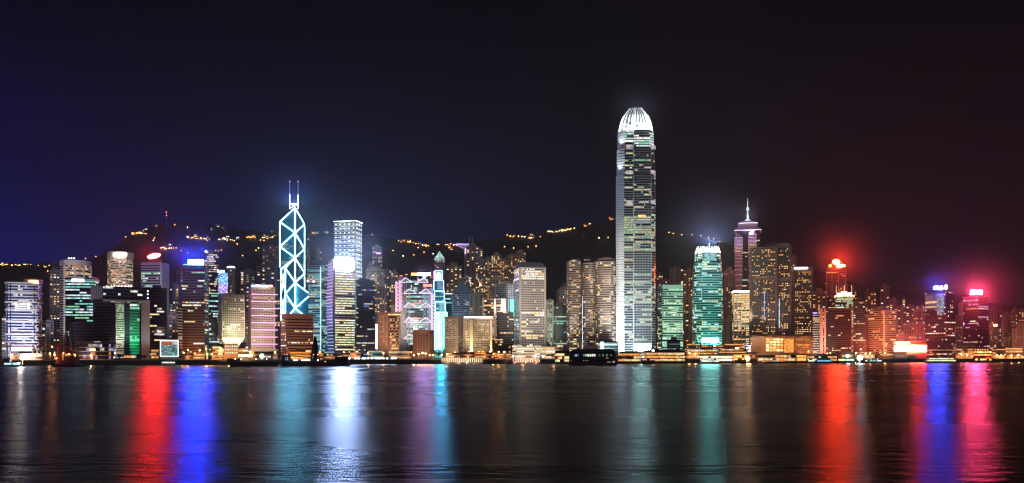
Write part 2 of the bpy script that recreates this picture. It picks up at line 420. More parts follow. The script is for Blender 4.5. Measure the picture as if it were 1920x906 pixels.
# ------------------------------------------------------------------ water, land, hills
def make_water():
    m, n, l, b = nodes('harbour_water')
    b.inputs['Base Color'].default_value = (.004, .006, .012, 1); b.inputs['Roughness'].default_value = 1; b.inputs['Specular IOR Level'].default_value = 0
    gl = n.new('ShaderNodeBsdfGlossy'); gl.distribution = 'BECKMANN'; gl.inputs[0].default_value = (.29, .31, .37, 1)
    fr = n.new('ShaderNodeFresnel'); fr.inputs[0].default_value = 1.33; mx = n.new('ShaderNodeMixShader')
    l.new(fr.outputs[0], mx.inputs[0]); l.new(b.outputs[0], mx.inputs[1]); l.new(gl.outputs[0], mx.inputs[2]); l.new(mx.outputs[0], n['Material Output'].inputs[0])
    geo = n.new('ShaderNodeNewGeometry')
    def nz(sc, det, stretch):
        mp = n.new('ShaderNodeMapping'); mp.inputs['Scale'].default_value = stretch; l.new(geo.outputs['Position'], mp.inputs[0])
        t = n.new('ShaderNodeTexNoise'); t.inputs['Scale'].default_value = sc; t.inputs['Detail'].default_value = det; l.new(mp.outputs[0], t.inputs[0]); return t.outputs[0]
    a = nz(.6, 3, (.40, 1, 1)); c = nz(.05, 3, (.25, 1, 1)); d = nz(.012, 3, (.3, 1, 1))
    r = n.new('ShaderNodeMapRange'); r.inputs[1].default_value = .3; r.inputs[2].default_value = .7; r.inputs[3].default_value = .24; r.inputs[4].default_value = .31
    l.new(d, r.inputs[0]); l.new(r.outputs[0], gl.inputs['Roughness'])
    b1 = n.new('ShaderNodeBump'); b1.inputs['Distance'].default_value = .32; b1.inputs['Strength'].default_value = .65; l.new(a, b1.inputs['Height'])
    b2 = n.new('ShaderNodeBump'); b2.inputs['Distance'].default_value = 3.0; b2.inputs['Strength'].default_value = .2; l.new(c, b2.inputs['Height']); l.new(b1.outputs[0], b2.inputs['Normal'])
    l.new(b2.outputs[0], gl.inputs['Normal'])
    mb = MB(); mb.face([(-4000, -400, 0), (4000, -400, 0), (4000, 7000, 0), (-4000, 7000, 0)], m)
    structure('water', mb)
make_water()
shore = [(X(px, S(px)), S(px)) for px in range(-300, 2221, 60)]
gm = wall((.06, .06, .062), .8)
mb = MB()
for (a, b) in zip(shore, shore[1:]):
    mb.face([(a[0], a[1], G), (b[0], b[1], G), (b[0]*2.2, 2600, G), (a[0]*2.2, 2600, G)], gm)
structure('ground', mb)
sw = wall((.085, .08, .08), .9, .35, .2); mb = MB()
for (a, b) in zip(shore, shore[1:]):
    mb.face([(a[0], a[1], -2), (b[0], b[1], -2), (b[0], b[1], G), (a[0], a[1], G)], sw)
    n_ = Vector(norm(a, b))*.5                      # coping that stands proud of the wall
    c0, c1 = Vector(a)+n_, Vector(b)+n_
    mb.face([(*c0, G-.7), (*c1, G-.7), (*c1, G+.35), (*c0, G+.35)], CONC); mb.face([(*c0, G+.35), (*c1, G+.35), (b[0], b[1]+.6, G+.35), (a[0], a[1]+.6, G+.35)], CONC)
    mb.face([(*c0, G-.7), (a[0], a[1], G-.7), (b[0], b[1], G-.7), (*c1, G-.7)], CONC)
structure('quay_wall', mb)
rd = wall((.045, .045, .047), .6); mb = MB(); wl_ = wall((.7, .7, .68)); ln = MB()
for (a, b) in zip(shore, shore[1:]):
    A, B = Vector(a).normalized(), Vector(b).normalized(); a, b = Vector(a), Vector(b)
    mb.face([(*(a+A*24), G+.02), (*(b+B*24), G+.02), (*(b+B*38), G+.02), (*(a+A*38), G+.02)], rd)
    ln.face([(*(a+A*30.8), G+.03), (*(b+B*30.8), G+.03), (*(b+B*31.1), G+.03), (*(a+A*31.1), G+.03)], wl_)
structure('road', mb); structure('road_markings', ln)

RIDGE = [(-400, 510), (0, 497), (100, 494), (165, 488), (210, 466), (245, 440), (300, 421), (340, 413), (375, 412), (420, 424), (480, 433), (560, 436), (640, 436), (700, 441), (760, 451), (840, 456),
         (900, 450), (950, 442), (1010, 438), (1060, 428), (1110, 420), (1150, 409), (1200, 420), (1245, 433), (1300, 440), (1345, 450), (1400, 468), (1480, 495), (1560, 520), (1650, 538), (1760, 556), (1900, 572), (2300, 590)]
def ridge(px):
    for (a, ya), (b, yb) in zip(RIDGE, RIDGE[1:]):
        if a <= px <= b: t = (px-a)/(b-a); t = t*t*(3-2*t); return ya+(yb-ya)*t
    return RIDGE[0][1] if px < RIDGE[0][0] else RIDGE[-1][1]
HY0, HY1 = 2000.0, 3050.0
def hill_z(x, y):
    if y < HY0: return G-3
    px = 960+FPX*x/y; top = CZ+(HY-ridge(px))/FPX*HY1
    t = min(1, (y-HY0)/(HY1-HY0)); t = .35*t+.65*t*t*(3-2*t)
    z = G-3+(top-G)*t
    if y > HY1: z -= (y-HY1)*.25
    k = t*min(1, max(0, (HY1-y)/350.0+.12))
    return z+mnoise.noise(Vector((x*.006, y*.006, 3.1)))*34*k+mnoise.noise(Vector((x*.025, y*.025, 7)))*9*min(1, t*3)
hm, n, l, b = nodes('wooded_hillside')
geo = n.new('ShaderNodeNewGeometry'); t = n.new('ShaderNodeTexNoise'); t.inputs['Scale'].default_value = .07; t.inputs['Detail'].default_value = 6
cr = n.new('ShaderNodeValToRGB'); cr.color_ramp.elements[0].color = (.045, .052, .05, 1); cr.color_ramp.elements[1].color = (.12, .125, .12, 1); cr.color_ramp.elements[0].position = .35; cr.color_ramp.elements[1].position = .7
l.new(geo.outputs['Position'], t.inputs[0]); l.new(t.outputs[0], cr.inputs[0]); l.new(cr.outputs[0], b.inputs['Base Color']); b.inputs['Roughness'].default_value = 1
b.inputs['Specular IOR Level'].default_value = 0
mb = MB(); st = 32; xs = [-2800+st*i for i in range(int(5600/st)+1)]; ys = [1980+st*i for i in range(int(1500/st)+1)]
hz = {(i, j): (x, y, hill_z(x, y)) for i, x in enumerate(xs) for j, y in enumerate(ys)}
for i in range(len(xs)-1):
    for j in range(len(ys)-1): mb.face([hz[i, j], hz[i+1, j], hz[i+1, j+1], hz[i, j+1]], hm)
o = structure('hills', mb)
for p_ in o.data.polygons: p_.use_smooth = True
def hill_hit(px, py):
    y = HY0
    while y < HY1-40:
        x = X(px, y)
        if hill_z(x, y) >= Z(py, y): return x, y, hill_z(x, y)
        y += 10
    x = X(px, y); return x, y, hill_z(x, y)
# ------------------------------------------------------------------ the towers, left to right
OFFW = 'office_tower'
def simple(label, x0, x1, yt, Y, wallm, L, xe=None, dep=32, fh=4, sp=.45, bay=3.2, name=OFFW, cat='office tower', style='b', z0=G, roof=True, top=None, rnd=0, **k):
    fp = fp_corner(x0, xe, x1, Y, dep) if xe else fp_front(x0, x1, Y, dep)
    if rnd: fp = rounded(fp, rnd, 3)
    T = Tower(name, label, cat, fp, yt, Y, z0)
    if style == 'b': T.bands(wallm, L, fh, sp, bay=bay, top=top, **k)
    else: T.punched(wallm, L, fh, bay, **k)
    if roof: roof_kit(T)
    return T
def roof_kit(T, mat=None, n=None):
    """parapet, lift house and small plant on the roof"""
    mb = MB(); mat = mat or GREYD; f = scaled(T.fp, .55, T.c)
    if len(f) > 4: f = [f[i*len(f)//4] for i in range(4)]
    mb.prism(scaled(f, .8, T.c), T.z1, T.z1+R.uniform(3, 5), mat)
    T.part('roof_plant', mb)
def tube(T, pts, r, m, name='neon_tube', label=None):
    mb = MB()
    for a, b in zip(pts, pts[1:]): mb.beam(a, b, r, m)
    return T.part(name, mb, label)

# --- white banded tower with rounded corners, far left
Y = 1090; bw = wall((.62, .64, .70))
T = Tower(OFFW, 'white banded office tower with rounded corners and a small orange roof sign', 'office tower', rounded(fp_corner(8, 71, 81, Y, 26), 7, 4), 531, Y)
BL1 = glass((.02, .03, .12))
T.bands(bw, Lit(pal(('white', .6, 3), ('cool', .45, 3), ('yellow', .4, 1)), .3, 3, .03), 3.6, .42, bay=2.6, g=BL1, prow=lambda t, k, n: .7 if t < .14 else .16)
for y in (531, 549, 567, 581, 603, 627, 642):
    z = Z(y, Y); T.part('ledge', MB().loft([(offset(T.fp, 1.1), z-.9), (offset(T.fp, 1.1), z+.9)], WHITE, None, True))
f2 = rounded(fp_corner(42, 73, 82, Y+3, 20), 4, 3); T.part('roof_house', MB().prism(f2, T.z1, Z(523, Y), bw))
T.sign(54, 72, 526.5, 532.5, Y-.5, neon((1, .5, .22), 5), label='small glowing orange sign')
for x in (30, 54): panel(T, x-1.3, x+1.3, 568, 582, Y-1.2, lit('white', 2.0), 'light_panel')
for y in (569, 573.5, 578): panel(T, 33, 52, y, y+2, Y-1.1, lit('white', 1.1), 'light_panel')
panel(T, 22, 60, 651, 658, Y-1.4, lit('white', 2.5), 'light_panel')
for x in (14, 20, 64): panel(T, x-.8, x+.8, 533, 672, Y-.5, BL1, 'pier')
flood(14, 600, Y, 1.6, (.75, .8, 1), 85); flood(45, 580, Y, 2.4, (.85, .85, 1), 90); flood(45, 650, Y, 3.0, (1, .85, .8), 40); flood(75, 640, Y, 2.0, (.8, .75, 1), 60)
simple('low grey block tight against the left side of the white banded tower', 3, 12, 597, 1130, CONC, Lit(OFFICE, .2), dep=20)
T = simple('low bluish glass annex on the right side of the white banded tower', 74, 85, 597, 1125, wall((.3, .36, .45)), Lit(COOLS, .35), dep=20)
flood(80, 650, 1125, 3, (.9, .9, 1), 25)
# --- pale curved top tower and dark teal-lit tower
Y = 1400
fp = fp_corner(112, 121, 171, Y, 22)
A, B_ = Vector(fp[1]), Vector(fp[2]); nn = Vector(norm(fp[1], fp[2]))
arc = [tuple(A+(B_-A)*t+nn*(9*4*t*(1-t))) for t in [i/9 for i in range(10)]]
fp = [fp[0]]+arc+[fp[3]]
pl = wall((.55, .50, .50))
T = Tower(OFFW, 'tall pale tower with a convex front and blank top band, behind the teal-lit tower', 'office tower', fp, 487, Y)
T.bands(pl, Lit(WARMS, .55, 3, .0), 3.9, .42, bay=2.8, z1=Z(497, Y), faces=set(range(1, 10)))
T.part('top_band', MB().prism(offset(fp, .3), Z(497, Y)+.02, T.z1, pl))
for i in (1, 4, 7, 10): T.part('pier', MB().box((fp[i][0], fp[i][1]-.4, (G+Z(497, Y))/2), (2.2, 1.6, Z(497, Y)-G), pl))
for x in (129, 134, 139): T.part('roof_lamp', MB().ball(P(x, 484.5, Y+8), 1.2, neon((.9, .95, 1), 4)))
flood(118, 560, Y, 1.3, (.9, .9, 1), 60); flood(145, 492, Y, 1.6, (1, .85, .8), 120, z=G+60)
T = simple('dark glass office tower with rows of teal lit floors and a white roof sign', 122, 186, 522, 1250, NAVY, Lit(TEALS, .45, 4, .15), xe=176, dep=24, top=3.5, roof=False,
           prow=lambda t, k, n: .9 if t > .9 else (.5 if t > .45 else .06))
T.part('roof_crown', MB().prism(scaled(T.fp, .97), T.z1, T.z1+1.5, wall((.4, .42, .45))))
T.sign(135, 158, 523, 529, 1246, neon((1, .98, .95), 3), back=False)
T.part('ledge', MB().prism(offset(T.fp, .5), Z(526, 1250), Z(524, 1250), lit((.5, .55, .65), .3)))
simple('unlit navy slab in front of the teal-lit tower, beside the crane barge', 129, 176, 605, 1120, NAVY, Lit(COOLS, .03, 2, 0), dep=30, top=2)
# --- government gate building
Y = 1180
gate = empty('gate_building', (X(235, Y), Y, G), 'huge dark government block shaped like an open gate with a green lit void', 'government building')
class _T(Tower):
    def __init__(s, root, fp, yt, Y, z0=G): s.root = root; s.fp = fp; s.c = centre(fp); s.Y = Y; s.z0 = z0; s.z1 = Z(yt, Y)
DB = wall((.05, .055, .10)); BE = wall((.40, .38, .38))
A = _T(gate, fp_front(174, 217, Y, 40), 563, Y); A.bands(DB, Lit(COOLS, .05, 2, .02), 4, .4, bay=3, name='left_leg')
B_ = _T(gate, fp_front(265, 281, Y, 40), 563, Y); B_.block(BE, name='right_leg')
C_ = _T(gate, fp_front(193, 281, Y, 40), 538, Y, Z(563, Y)+.05); C_.bands(DB, Lit(COOLS, .04, 2, 0), 4.3, .4, bay=3, name='beam')
D_ = _T(gate, fp_front(170, 193, Y, 30), 537, Y, Z(563, Y)+.05); D_.block(wall((.22, .22, .28)), name='side_wing')
for k in range(6): panel(D_, 171.3+k*3.6, 172.7+k*3.6, 539, 563, Y, BE, 'fin')
MB().prism(fp_front(193, 281, Y-1.2, 3), Z(566, Y), Z(562.6, Y), BE).build('lintel', gate)
for x in (200, 209, 214.5, 222, 228, 235, 241, 246): MB().ball(P(x, 537, Y-1), .8, neon((.95, .97, 1), 6)).build('roof_lamp', gate)
for x, y in ((277, 546), (277, 552), (277, 559)): MB().ball(P(x, y, Y-1.5), .9, neon((1, .97, .95), 5)).build('wall_lamp', gate)
E_ = _T(gate, fp_front(218, 233, Y+28, 6), 564.5, Y+28); LP = wall((.62, .60, .55))
E_.bands(LP, Lit(pal(('white', .5, 1)), .35, 2, 0), 3.1, .6, bay=2.4, name='lattice_column')
flood(225, 590, Y+28, 2.6, (1, .95, .85), 24); flood(225, 640, Y+28, 1.0, (1, .9, .7), 20)
Fn = _T(gate, fp_front(233, 266, Y+37, 3), 564.5, Y+37); Fn.bands(wall((.05, .06, .11)), Lit(pal(('cool', .6, 1), ('green', .5, 1)), .08, 2, 0), 4, .35, bay=3, name='inner_wall')
F_ = _T(gate, fp_front(243, 262, Y+30, 6), 565, Y+30); GG = wall((.10, .30, .22))
F_.bands(GG, Lit(pal(('green', .5, 2), ('white', .8, 1), ('teal', .4, 1)), .10, 3, .04), 4, .35, bay=3, g=glass((.02, .10, .07)), name='green_wing')
flood(252, 600, Y+34, 4.0, (.12, 1, .45), 26); flood(256, 650, Y+34, 2.0, (.1, 1, .5), 18)
flood(275, 600, Y, 0.9, (.9, .85, .9), 40)
simple('dark office wing right of the government gate with scattered white windows', 275, 313, 540, 1230, wall((.06, .06, .085)), Lit(OFFICE, .12, 2, .04), dep=34)
# low exhibition hall in front of the gate
Y = 1070
T = Tower('hall', 'low glass hall with a dark overhanging roof on the quay before the gate', 'hall', fp_front(148, 213, Y, 30), 645, Y)
T.bands(wall((.2, .2, .24)), Lit(pal(('violet', .3, 2), ('white', .5, 1), ('orange', .4, 1), ('cool', .3, 1)), .3, 1, 0), 5, .25, bay=2.5)
T.part('roof', MB().prism(offset(T.fp, 3), Z(645, Y)+.05, Z(641.5, Y), NAVY)); panel(T, 168, 179, 654, 658, Y-1, lit('yellow', 2), 'sign')
flood(165, 655, Y, 1.2, (.7, .55, .9), 20)
# --- behind: oval sign tower
Y = 1650
fp = fp_corner(201, 236, 250, Y, 24); a, b = Vector(fp[0]), Vector(fp[1]); nn = Vector(norm(fp[0], fp[1]))
arc = [tuple(a+(b-a)*t+nn*(7*4*t*(1-t))) for t in [i/7 for i in range(8)]]
T = Tower('hotel_tower', 'curved pale hotel tower with a white oval sign, above the gate building', 'hotel tower', arc+[fp[2], fp[3]], 472, Y)
T.bands(pl, Lit(WARMS, .5, 2, .05), 3.3, .5, bay=2.2, z1=Z(487, Y), faces=set(range(0, 8)))
T.part('top_band', MB().prism(offset(T.fp, .3), Z(487, Y)+.02, T.z1, wall((.5, .42, .38))))
T.sign(213, 238, 474.5, 481, Y-9, neon((1, .93, .82), 9), back=False, label='white lozenge sign on the top band')
flood(220, 500, Y, 1.3, (1, .8, .65), 80, z=G+90); flood(240, 480, Y, 1.0, (1, .8, .65), 110, z=G+110)
# --- red sign tower
Y = 1350
T = Tower(OFFW, 'grey banded office tower crowned by a tilted red oval sign', 'office tower', fp_corner(264, 303, 317, Y, 24), 492, Y)
GS = wall((.30, .30, .33))
T.bands(GS, Lit(pal(('green', .6, 4), ('white', .9, 2), ('lime', .5, 2)), .18, 4, .06), 4, .5, bay=2.8, top=4, faces={0}, prow=lambda t, k, n: .5 if .6 < t < .9 else .12)
f3 = [P(303, 500, Y-.4), P(316, 500, Y-.4)]
T.part('side_wall', MB().prism(offset([T.fp[1], T.fp[2], tuple(Vector(T.fp[2])-Vector(norm(T.fp[1], T.fp[2]))*2), tuple(Vector(T.fp[1])-Vector(norm(T.fp[1], T.fp[2]))*2)], .25), G, T.z1-.5, wall((.42, .42, .45))))
mb = MB(); c = P(289.5, 480.5, Y); RS = neon((1, .018, .014), 680)
pts = [(c.x+10.0*math.cos(t)*math.cos(.22)-3.6*math.sin(t)*math.sin(.22), c.z+10.0*math.cos(t)*math.sin(.22)+3.6*math.sin(t)*math.cos(.22)) for t in [k*math.pi/10 for k in range(20)]]
mb.face([(x, Y-2, z) for x, z in pts], RS); mb.face([(x, Y, z) for x, z in reversed(pts)], DARK)
for k in range(20): p, q = pts[k], pts[(k+1) % 20]; mb.face([(p[0], Y-2, p[1]), (p[0], Y, p[1]), (q[0], Y, q[1]), (q[0], Y-2, q[1])], DARK)
sg = T.part('sign', mb, 'tilted red oval sign'); sub(MB().box((c.x, Y+2, Z(489, Y)), (20, 4, 5), RUST), 'sign_base', sg)
halo(289, 479, Y+3, 1.2e5, (1, .04, .03), 42, 1.6e-3); flood(310, 540, Y, .9, (.9, .85, 1), 90, z=G+50); flood(285, 495, Y, .8, (1, .9, .9), 90, z=G+70)
# --- LED cube
Y = 1075
T = Tower('screen_pavilion', 'cube pavilion with a white frame round a big lit screen', 'pavilion', fp_front(300, 335, Y, 20), 637, Y)
T.block(wall((.3, .3, .32)))
Vf = Vector(T.fp[0]).lerp(Vector(T.fp[1]), .5); Uf = (Vector(T.fp[1])-Vector(T.fp[0])).normalized(); rf = math.atan2(Uf.y, Uf.x); Of = Vector(norm(*T.fp[:2])); wf_ = (Vector(T.fp[1])-Vector(T.fp[0])).length
class _q: pass
a, b = _q(), _q(); a.x, b.x = -wf_/2, wf_/2; a.z, b.z = Z(669, Y), Z(637.5, Y); fr = MB(); wm = neon((.95, 1, .97), 1.2, False)
for c, d in (((a.x+.6, (a.z+b.z)/2), (1.4, b.z-a.z)), ((b.x-.6, (a.z+b.z)/2), (1.4, b.z-a.z)), (((a.x+b.x)/2, b.z-.9), (b.x-a.x-2.6, 1.8)), (((a.x+b.x)/2, a.z+.6), (b.x-a.x-2.6, 1.2))):
    fr.box((*(Vf+Uf*c[0]+Of*.9), c[1]), (d[0], 1.6, d[1]), wm, rf)
T.part('frame', fr)
sc_ = MB(); pool = pal(('teal', .25, 4), ('cool', .35, 3), ('green', .15, 2), ('blue', .2, 1), ('white', .35, 1))
for i in range(11):
    for j in range(9):
        u0, u1, v0, v1 = 1.6+i*(b.x-a.x-3.2)/11, 1.6+(i+1)*(b.x-a.x-3.2)/11, 1.6+j*(b.z-a.z-4)/9, 1.6+(j+1)*(b.z-a.z-4)/9
        k = R.choices([c[0] for c in pool], [c[1] for c in pool])[0] if j < 7 else lit('white' if i > 6 else 'red', .45)
        sc_.face([(*(Vf+Uf*(a.x+u)+Of*.5), a.z+v) for u, v in ((u0, v0), (u1, v0), (u1, v1), (u0, v1))], k)
T.part('screen', sc_)
# --- blue sign tower
Y = 1250
T = Tower(OFFW, 'brown office tower with a broad blue-white sign on its roof', 'office tower', fp_corner(341, 384, 392, Y, 26), 497, Y)
T.bands(wall((.17, .09, .08)), Lit(pal(('white', .9, 2), ('yellow', .7, 3), ('green', .5, 2), ('orange', .6, 2), ('cool', .6, 1)), .12, 4, .06), 4, .5, bay=2.6, top=6, fs=None)
BLS = neon((.008, .042, 1), 680)
T.sign(353, 382, 487.5, 497, Y+2, BLS, label='wide blue-white roof sign'); T.sign(343.5, 351, 496.5, 500.5, Y-.6, neon((.02, .07, 1), 120), label='small blue sign on the roof corner')
halo(367, 490, Y+5, 3.6e5, (.03, .07, 1), 80, 1.7e-3)
flood(362, 655, Y, 4.5, (1, .35, .1), 30); flood(362, 600, Y, 1.2, (1, .5, .3), 45); flood(366, 505, Y, 1.3, (.25, .3, 1), 60, z=G+80)  # last one is added blue fill for the sign's glow on the tower top
simple('slim grey tower squeezed against the left side of the blue sign tower', 333, 342, 575, 1230, wall((.4, .4, .42)), Lit(OFFICE, .1), dep=18)
# --- towers between
T = simple('tall navy tower with bright upper windows behind the blue sign tower', 383, 410, 473, 1650, NAVY, Lit(OFFICE, .35, 2, .1), dep=26, bay=2.6, roof=True)
T.part('roof_lamp', MB().ball(P(386, 472, 1648), 2.2, neon((1, .7, .45), 8)))
T = simple('small tower with a glowing purple-blue screen face', 407, 428, 509, 1500, NAVY, Lit(COOLS, .2), dep=26)
mb = MB(); Y = 1498
for i in range(8):
    for j in range(16):
        a, b = P(408+i*2.4, 550-j*2.4, Y), P(410.4+i*2.4, 547.6-j*2.4, Y)
        c = (.35+.3*R.random(), .35+.02*j, 1.0) if j < 9 else (.45, .75, 1)
        mb.face([(a.x, Y, a.z), (b.x, Y, a.z), (b.x, Y, b.z), (a.x, Y, b.z)], lit((.55, .4, 1) if j < 7 else (.3, .6, 1), R.choice((.5, .9, 1.3))))
T.part('screen', mb); T.sign(408, 421, 507, 511, 1496, neon((.3, .75, 1), 6), back=False)
T = simple('slim grey tower with a rounded white-lit top', 425, 441, 505, 1600, CONC, Lit(HOME, .25, 1, 0), dep=18, style='p', fh=3.6, bay=3, rnd=4)
T.part('crown', MB().lathe((*T.c, T.z1), [(8.5, 0), (8.5, 3), (7, 3), (7, 6), (4, 9)], wall((.6, .6, .58)), 14)); T.part('crown_light', MB().lathe((*T.c, T.z1+3.1), [(7.4, 0), (7.4, 2.4)], lit('white', 2.5), 14))
simple('slim teal glass tower left of the block on a tapered base', 391, 412, 549, 1350, wall((.10, .16, .18)), Lit(TEALS, .3, 3, .1), dep=22, g=glass((.01, .05, .06)))
# --- inverted base block
Y = 1180
fpm = fp_corner(409, 416, 459, Y, 30); gw = wall((.36, .31, .27))
T = Tower(OFFW, 'square gridded office block standing on a tapered glowing base', 'office tower', fpm, 552, Y, Z(634, Y))
T.z0 = Z(634, Y)
T.punched(gw, Lit(pal(('white', .8, 3), ('yellow', .8, 3), ('cool', .7, 2), ('green', .5, 1), ('orange', .7, 1)), .17, 2, .02), 3.1, 2.6, .72, .62, z1=Z(559, Y), margin=.8)
T.part('top_band', MB().prism(offset(fpm, .3), Z(559, Y)+.02, Z(551.5, Y), gw))
for k in range(17): panel(T, 416.7+k*2.55, 417.4+k*2.55, 553, 558.6, Y, DARK, 'fin')
tb = wall((.7, .68, .5)); T.part('tapered_base', MB().loft([(scaled(fpm, .58), Z(647, Y)), (offset(fpm, -.2), Z(634, Y)-.02)], tb))
T.part('pedestal', MB().prism(scaled(fpm, .55), G, Z(647, Y)-.02, gw))
for x in (424, 436, 447): spot('floodlight', P(x, 662, Y-26), P(x, 641, Y-4), 4*math.pi*9*900, (.9, 1, .45), 80)
flood(436, 590, Y, .7, (1, .85, .8), 90, z=G+30)
Y = 1095
T = simple('low orange-lit utility building under the tapered base', 398, 466, 650, Y, wall((.45, .32, .2)), Lit(pal(('white', 1.2, 2), ('yellow', .9, 3), ('warm', .8, 2)), .35, 2, .1), dep=24, fh=4, sp=.55)
W_ = _T(T.root, fp_front(420, 447, Y-4, 20), 644, Y-4); W_.block(wall((.34, .24, .17)), name='wing'); W_.Y = Y-4; panel(T, 411, 417, 652, 666, Y-1, lit('yellow', 1.4), 'stair_glazing')
panel(T, 449, 474, 664, 670, Y-6, lit('yellow', 2.2), 'canopy_light', 3)
for x in (403, 420, 440, 460): flood(x, 656, Y, 2.2, (1, .42, .12), 24, ang=110)
for r_ in range(3):
    for c_ in range(6): panel(W_, 422+c_*4.2, 424.6+c_*4.2, 648+r_*6, 651+r_*6, Y-4, lit(R.choice(('white', 'yellow', 'cool')), .8), 'window', .3)
# --- pink neon tower
Y = 1250
pk = wall((.52, .44, .40))
T = Tower('hotel_tower', 'white gridded tower striped with thin pink neon lines', 'hotel tower', fp_corner(466, 471, 516, Y, 30), 537, Y)
T.punched(pk, Lit(pal(('yellow', .9, 2), ('white', .9, 1)), .05, 2, .02), 3.45, 3.6, .5, .42, z0=Z(655, Y), margin=1.2, g=glass((.012, .01, .012)))
T.part('podium', MB().prism(offset(T.fp, 3), G, Z(655, Y)-.02, pk))
NP = neon((1, .35, .75), 3, False)
for k in range(9):
    z = Z(551.5+k*13.4, Y); T.part('neon_line', MB().beam((X(472, Y), T.fp[1][1]-.6, z), (X(516, Y), T.fp[2][1]-.6, z), .42, NP))
for x0, x1, c in ((471, 477, (.15, .5, 1)), (478, 503, (.6, .8, 1)), (504, 511, (1, .2, .15))): T.sign(x0, x1, 534.5, 538, Y-2, neon(c, 5), back=False)
flood(490, 600, Y, 1.5, (1, .68, .62), 120, z=G+40); flood(490, 650, Y, 2.0, (1, .6, .45), 45)
# --- brown band building
Y = 1200
T = simple('wide brown office block of stacked horizontal bands below the triangular tower', 526, 588, 598, Y, wall((.34, .19, .14)), Lit(pal(('warm', .9, 3), ('white', 1.1, 3), ('yellow', .7, 2)), .22, 3, .04), xe=536, dep=26, fh=3.9, sp=.6, bay=2.4, roof=False)
T.part('top_storey', MB().prism(offset(T.fp, -1.0), T.z1, Z(590, Y), wall((.25, .16, .14)))); T.part('roof_edge', MB().prism(offset(T.fp, .4), Z(590, Y)+.02, Z(587.5, Y), wall((.3, .2, .17))))
flood(560, 620, Y, 1.1, (1, .6, .45), 80, z=G+20)
T = simple('orange floodlit low building at the foot of the brown banded block', 543, 584, 657, 1130, wall((.5, .34, .18)), Lit(pal(('yellow', .9, 1), ('warm', .8, 1)), .3, 3, .1), dep=20, fh=4)
for x in (550, 563, 577): flood(x, 660, 1130, 3, (1, .42, .1), 20, ang=100)
# --- triangular neon tower
Y = 1800
bz = lambda y: Z(y, Y)
L_, F_, R_ = (X(525.5, Y+8), Y+8), (X(535.9, Y), Y), None
fpb = fp_corner(525.5, 535.9, 581.8, Y, 40)
# square it: near edge F, side L, right R
Fv, Lv, Rv = Vector(fpb[1]), Vector(fpb[0]), Vector(fpb[2])
Bv = Lv+Rv-Fv; Cv = (Lv+Rv)/2
GB = glass((.02, .11, .17), .18)
T = Tower('skyscraper', 'triangular faceted skyscraper outlined in white-blue neon with twin masts', 'skyscraper', [tuple(Fv), tuple(Rv), tuple(Bv), tuple(Lv)], 385, Y)
shafts = [(Lv, Bv, 411.5, 385), (Lv, Fv, 503.5, 480.5), (Rv, Bv, 551, 528.2), (Fv, Rv, 599, 576.8)]
for a, b, yo, yc in shafts:
    tri = [a, b, Cv]
    if (b-a).cross(Cv-a) < 0: tri = [b, a, Cv]
    mb = MB(); n_ = int((bz(yo)-G)/4.1); rg = []
    tri2 = [tuple(v) for v in tri]
    rings = [(tri2, G)]; ms = []
    for k in range(n_):
        z = G+(bz(yo)-G)*(k+1)/n_; rings.append((tri2, z)); ms.append(GB)
    mb.loft(rings, ms, GB)
    top = [(v.x, v.y, bz(yc) if v is Cv else bz(yo)) for v in tri]
    base = [(v.x, v.y, bz(yo)) for v in tri]
    mb.face(top, wall((.1, .13, .16), .3))
    for i in range(3): mb.face([base[i], base[(i+1) % 3], top[(i+1) % 3], top[i]], GB)
    T.part('shaft', mb)
    # sparse lit floors on the shaft's visible sides
    Lb = Lit(pal(('lime', .35, 2), ('yellow', .4, 2), ('white', .5, 1), ('cool', .3, 2)), .16, 5, .02)
    for k in range(4, n_-1):
        m2 = MB(); hit = False; z = G+(bz(yo)-G)*k/n_
        for i in visible(tri2):
            p, q = Vector(tri2[i]), Vector(tri2[(i+1) % 3]); o_ = Vector(norm(p, q))*.1; m_ = 12
            for j, c in enumerate(Lb.row(m_)):
                if c: u, w = p+(q-p)*(j/m_)+o_, p+(q-p)*((j+1)/m_)+o_; m2.face([(*u, z+.6), (*w, z+.6), (*w, z+2.6), (*u, z+2.6)], c); hit = True
        if hit and R.random() < .55: T.part('window_band', m2)
NB = neon((.26, .78, .97), 58)
def bo(v, y, k=.9): d = (v-Cv); d = d.normalized()*k if d.length > 1 else Vector((0, -k)); return Vector((v.x+d.x, v.y+d.y-.3, bz(y)))
def bt(*pts): tube(T, [bo(v, y) for v, y in pts], .40, NB)
bt((Cv, 385), (Cv, 576.8)); bt((Lv, 411.5), (Lv, 600)); bt((Bv, 412.5), (Bv, 600)); bt((Fv, 503), (Fv, 600)); bt((Rv, 551), (Rv, 600))
bt((Lv, 411.5), (Cv, 385), (Bv, 412.5)); bt((Lv, 411.5), (Cv, 432.8), (Bv, 460)); bt((Bv, 412.5), (Cv, 432.8), (Lv, 458.8))
bt((Lv, 458.8), (Cv, 480.5), (Bv, 507.3)); bt((Bv, 460), (Cv, 480.5), (Lv, 503.5)); bt((Cv, 480.5), (Fv, 502)); bt((Fv, 503), (Cv, 528.2), (Rv, 551)); bt((Bv, 507.3), (Cv, 528.2), (Fv, 550.6))
bt((Fv, 550.6), (Cv, 576.8), (Rv, 551)); bt((Cv, 528.2), (Bv, 552)); bt((Cv, 576.8), (Fv, 599)); bt((Cv, 576.8), (Rv, 600)); bt((Lv, 503.5), (Fv, 550)); bt((Fv, 503.5), (Lv, 552)); bt((Lv, 552), (Fv, 599)); bt((Fv, 551), (Lv, 600))
mw = neon((.9, .92, 1), 2.2)
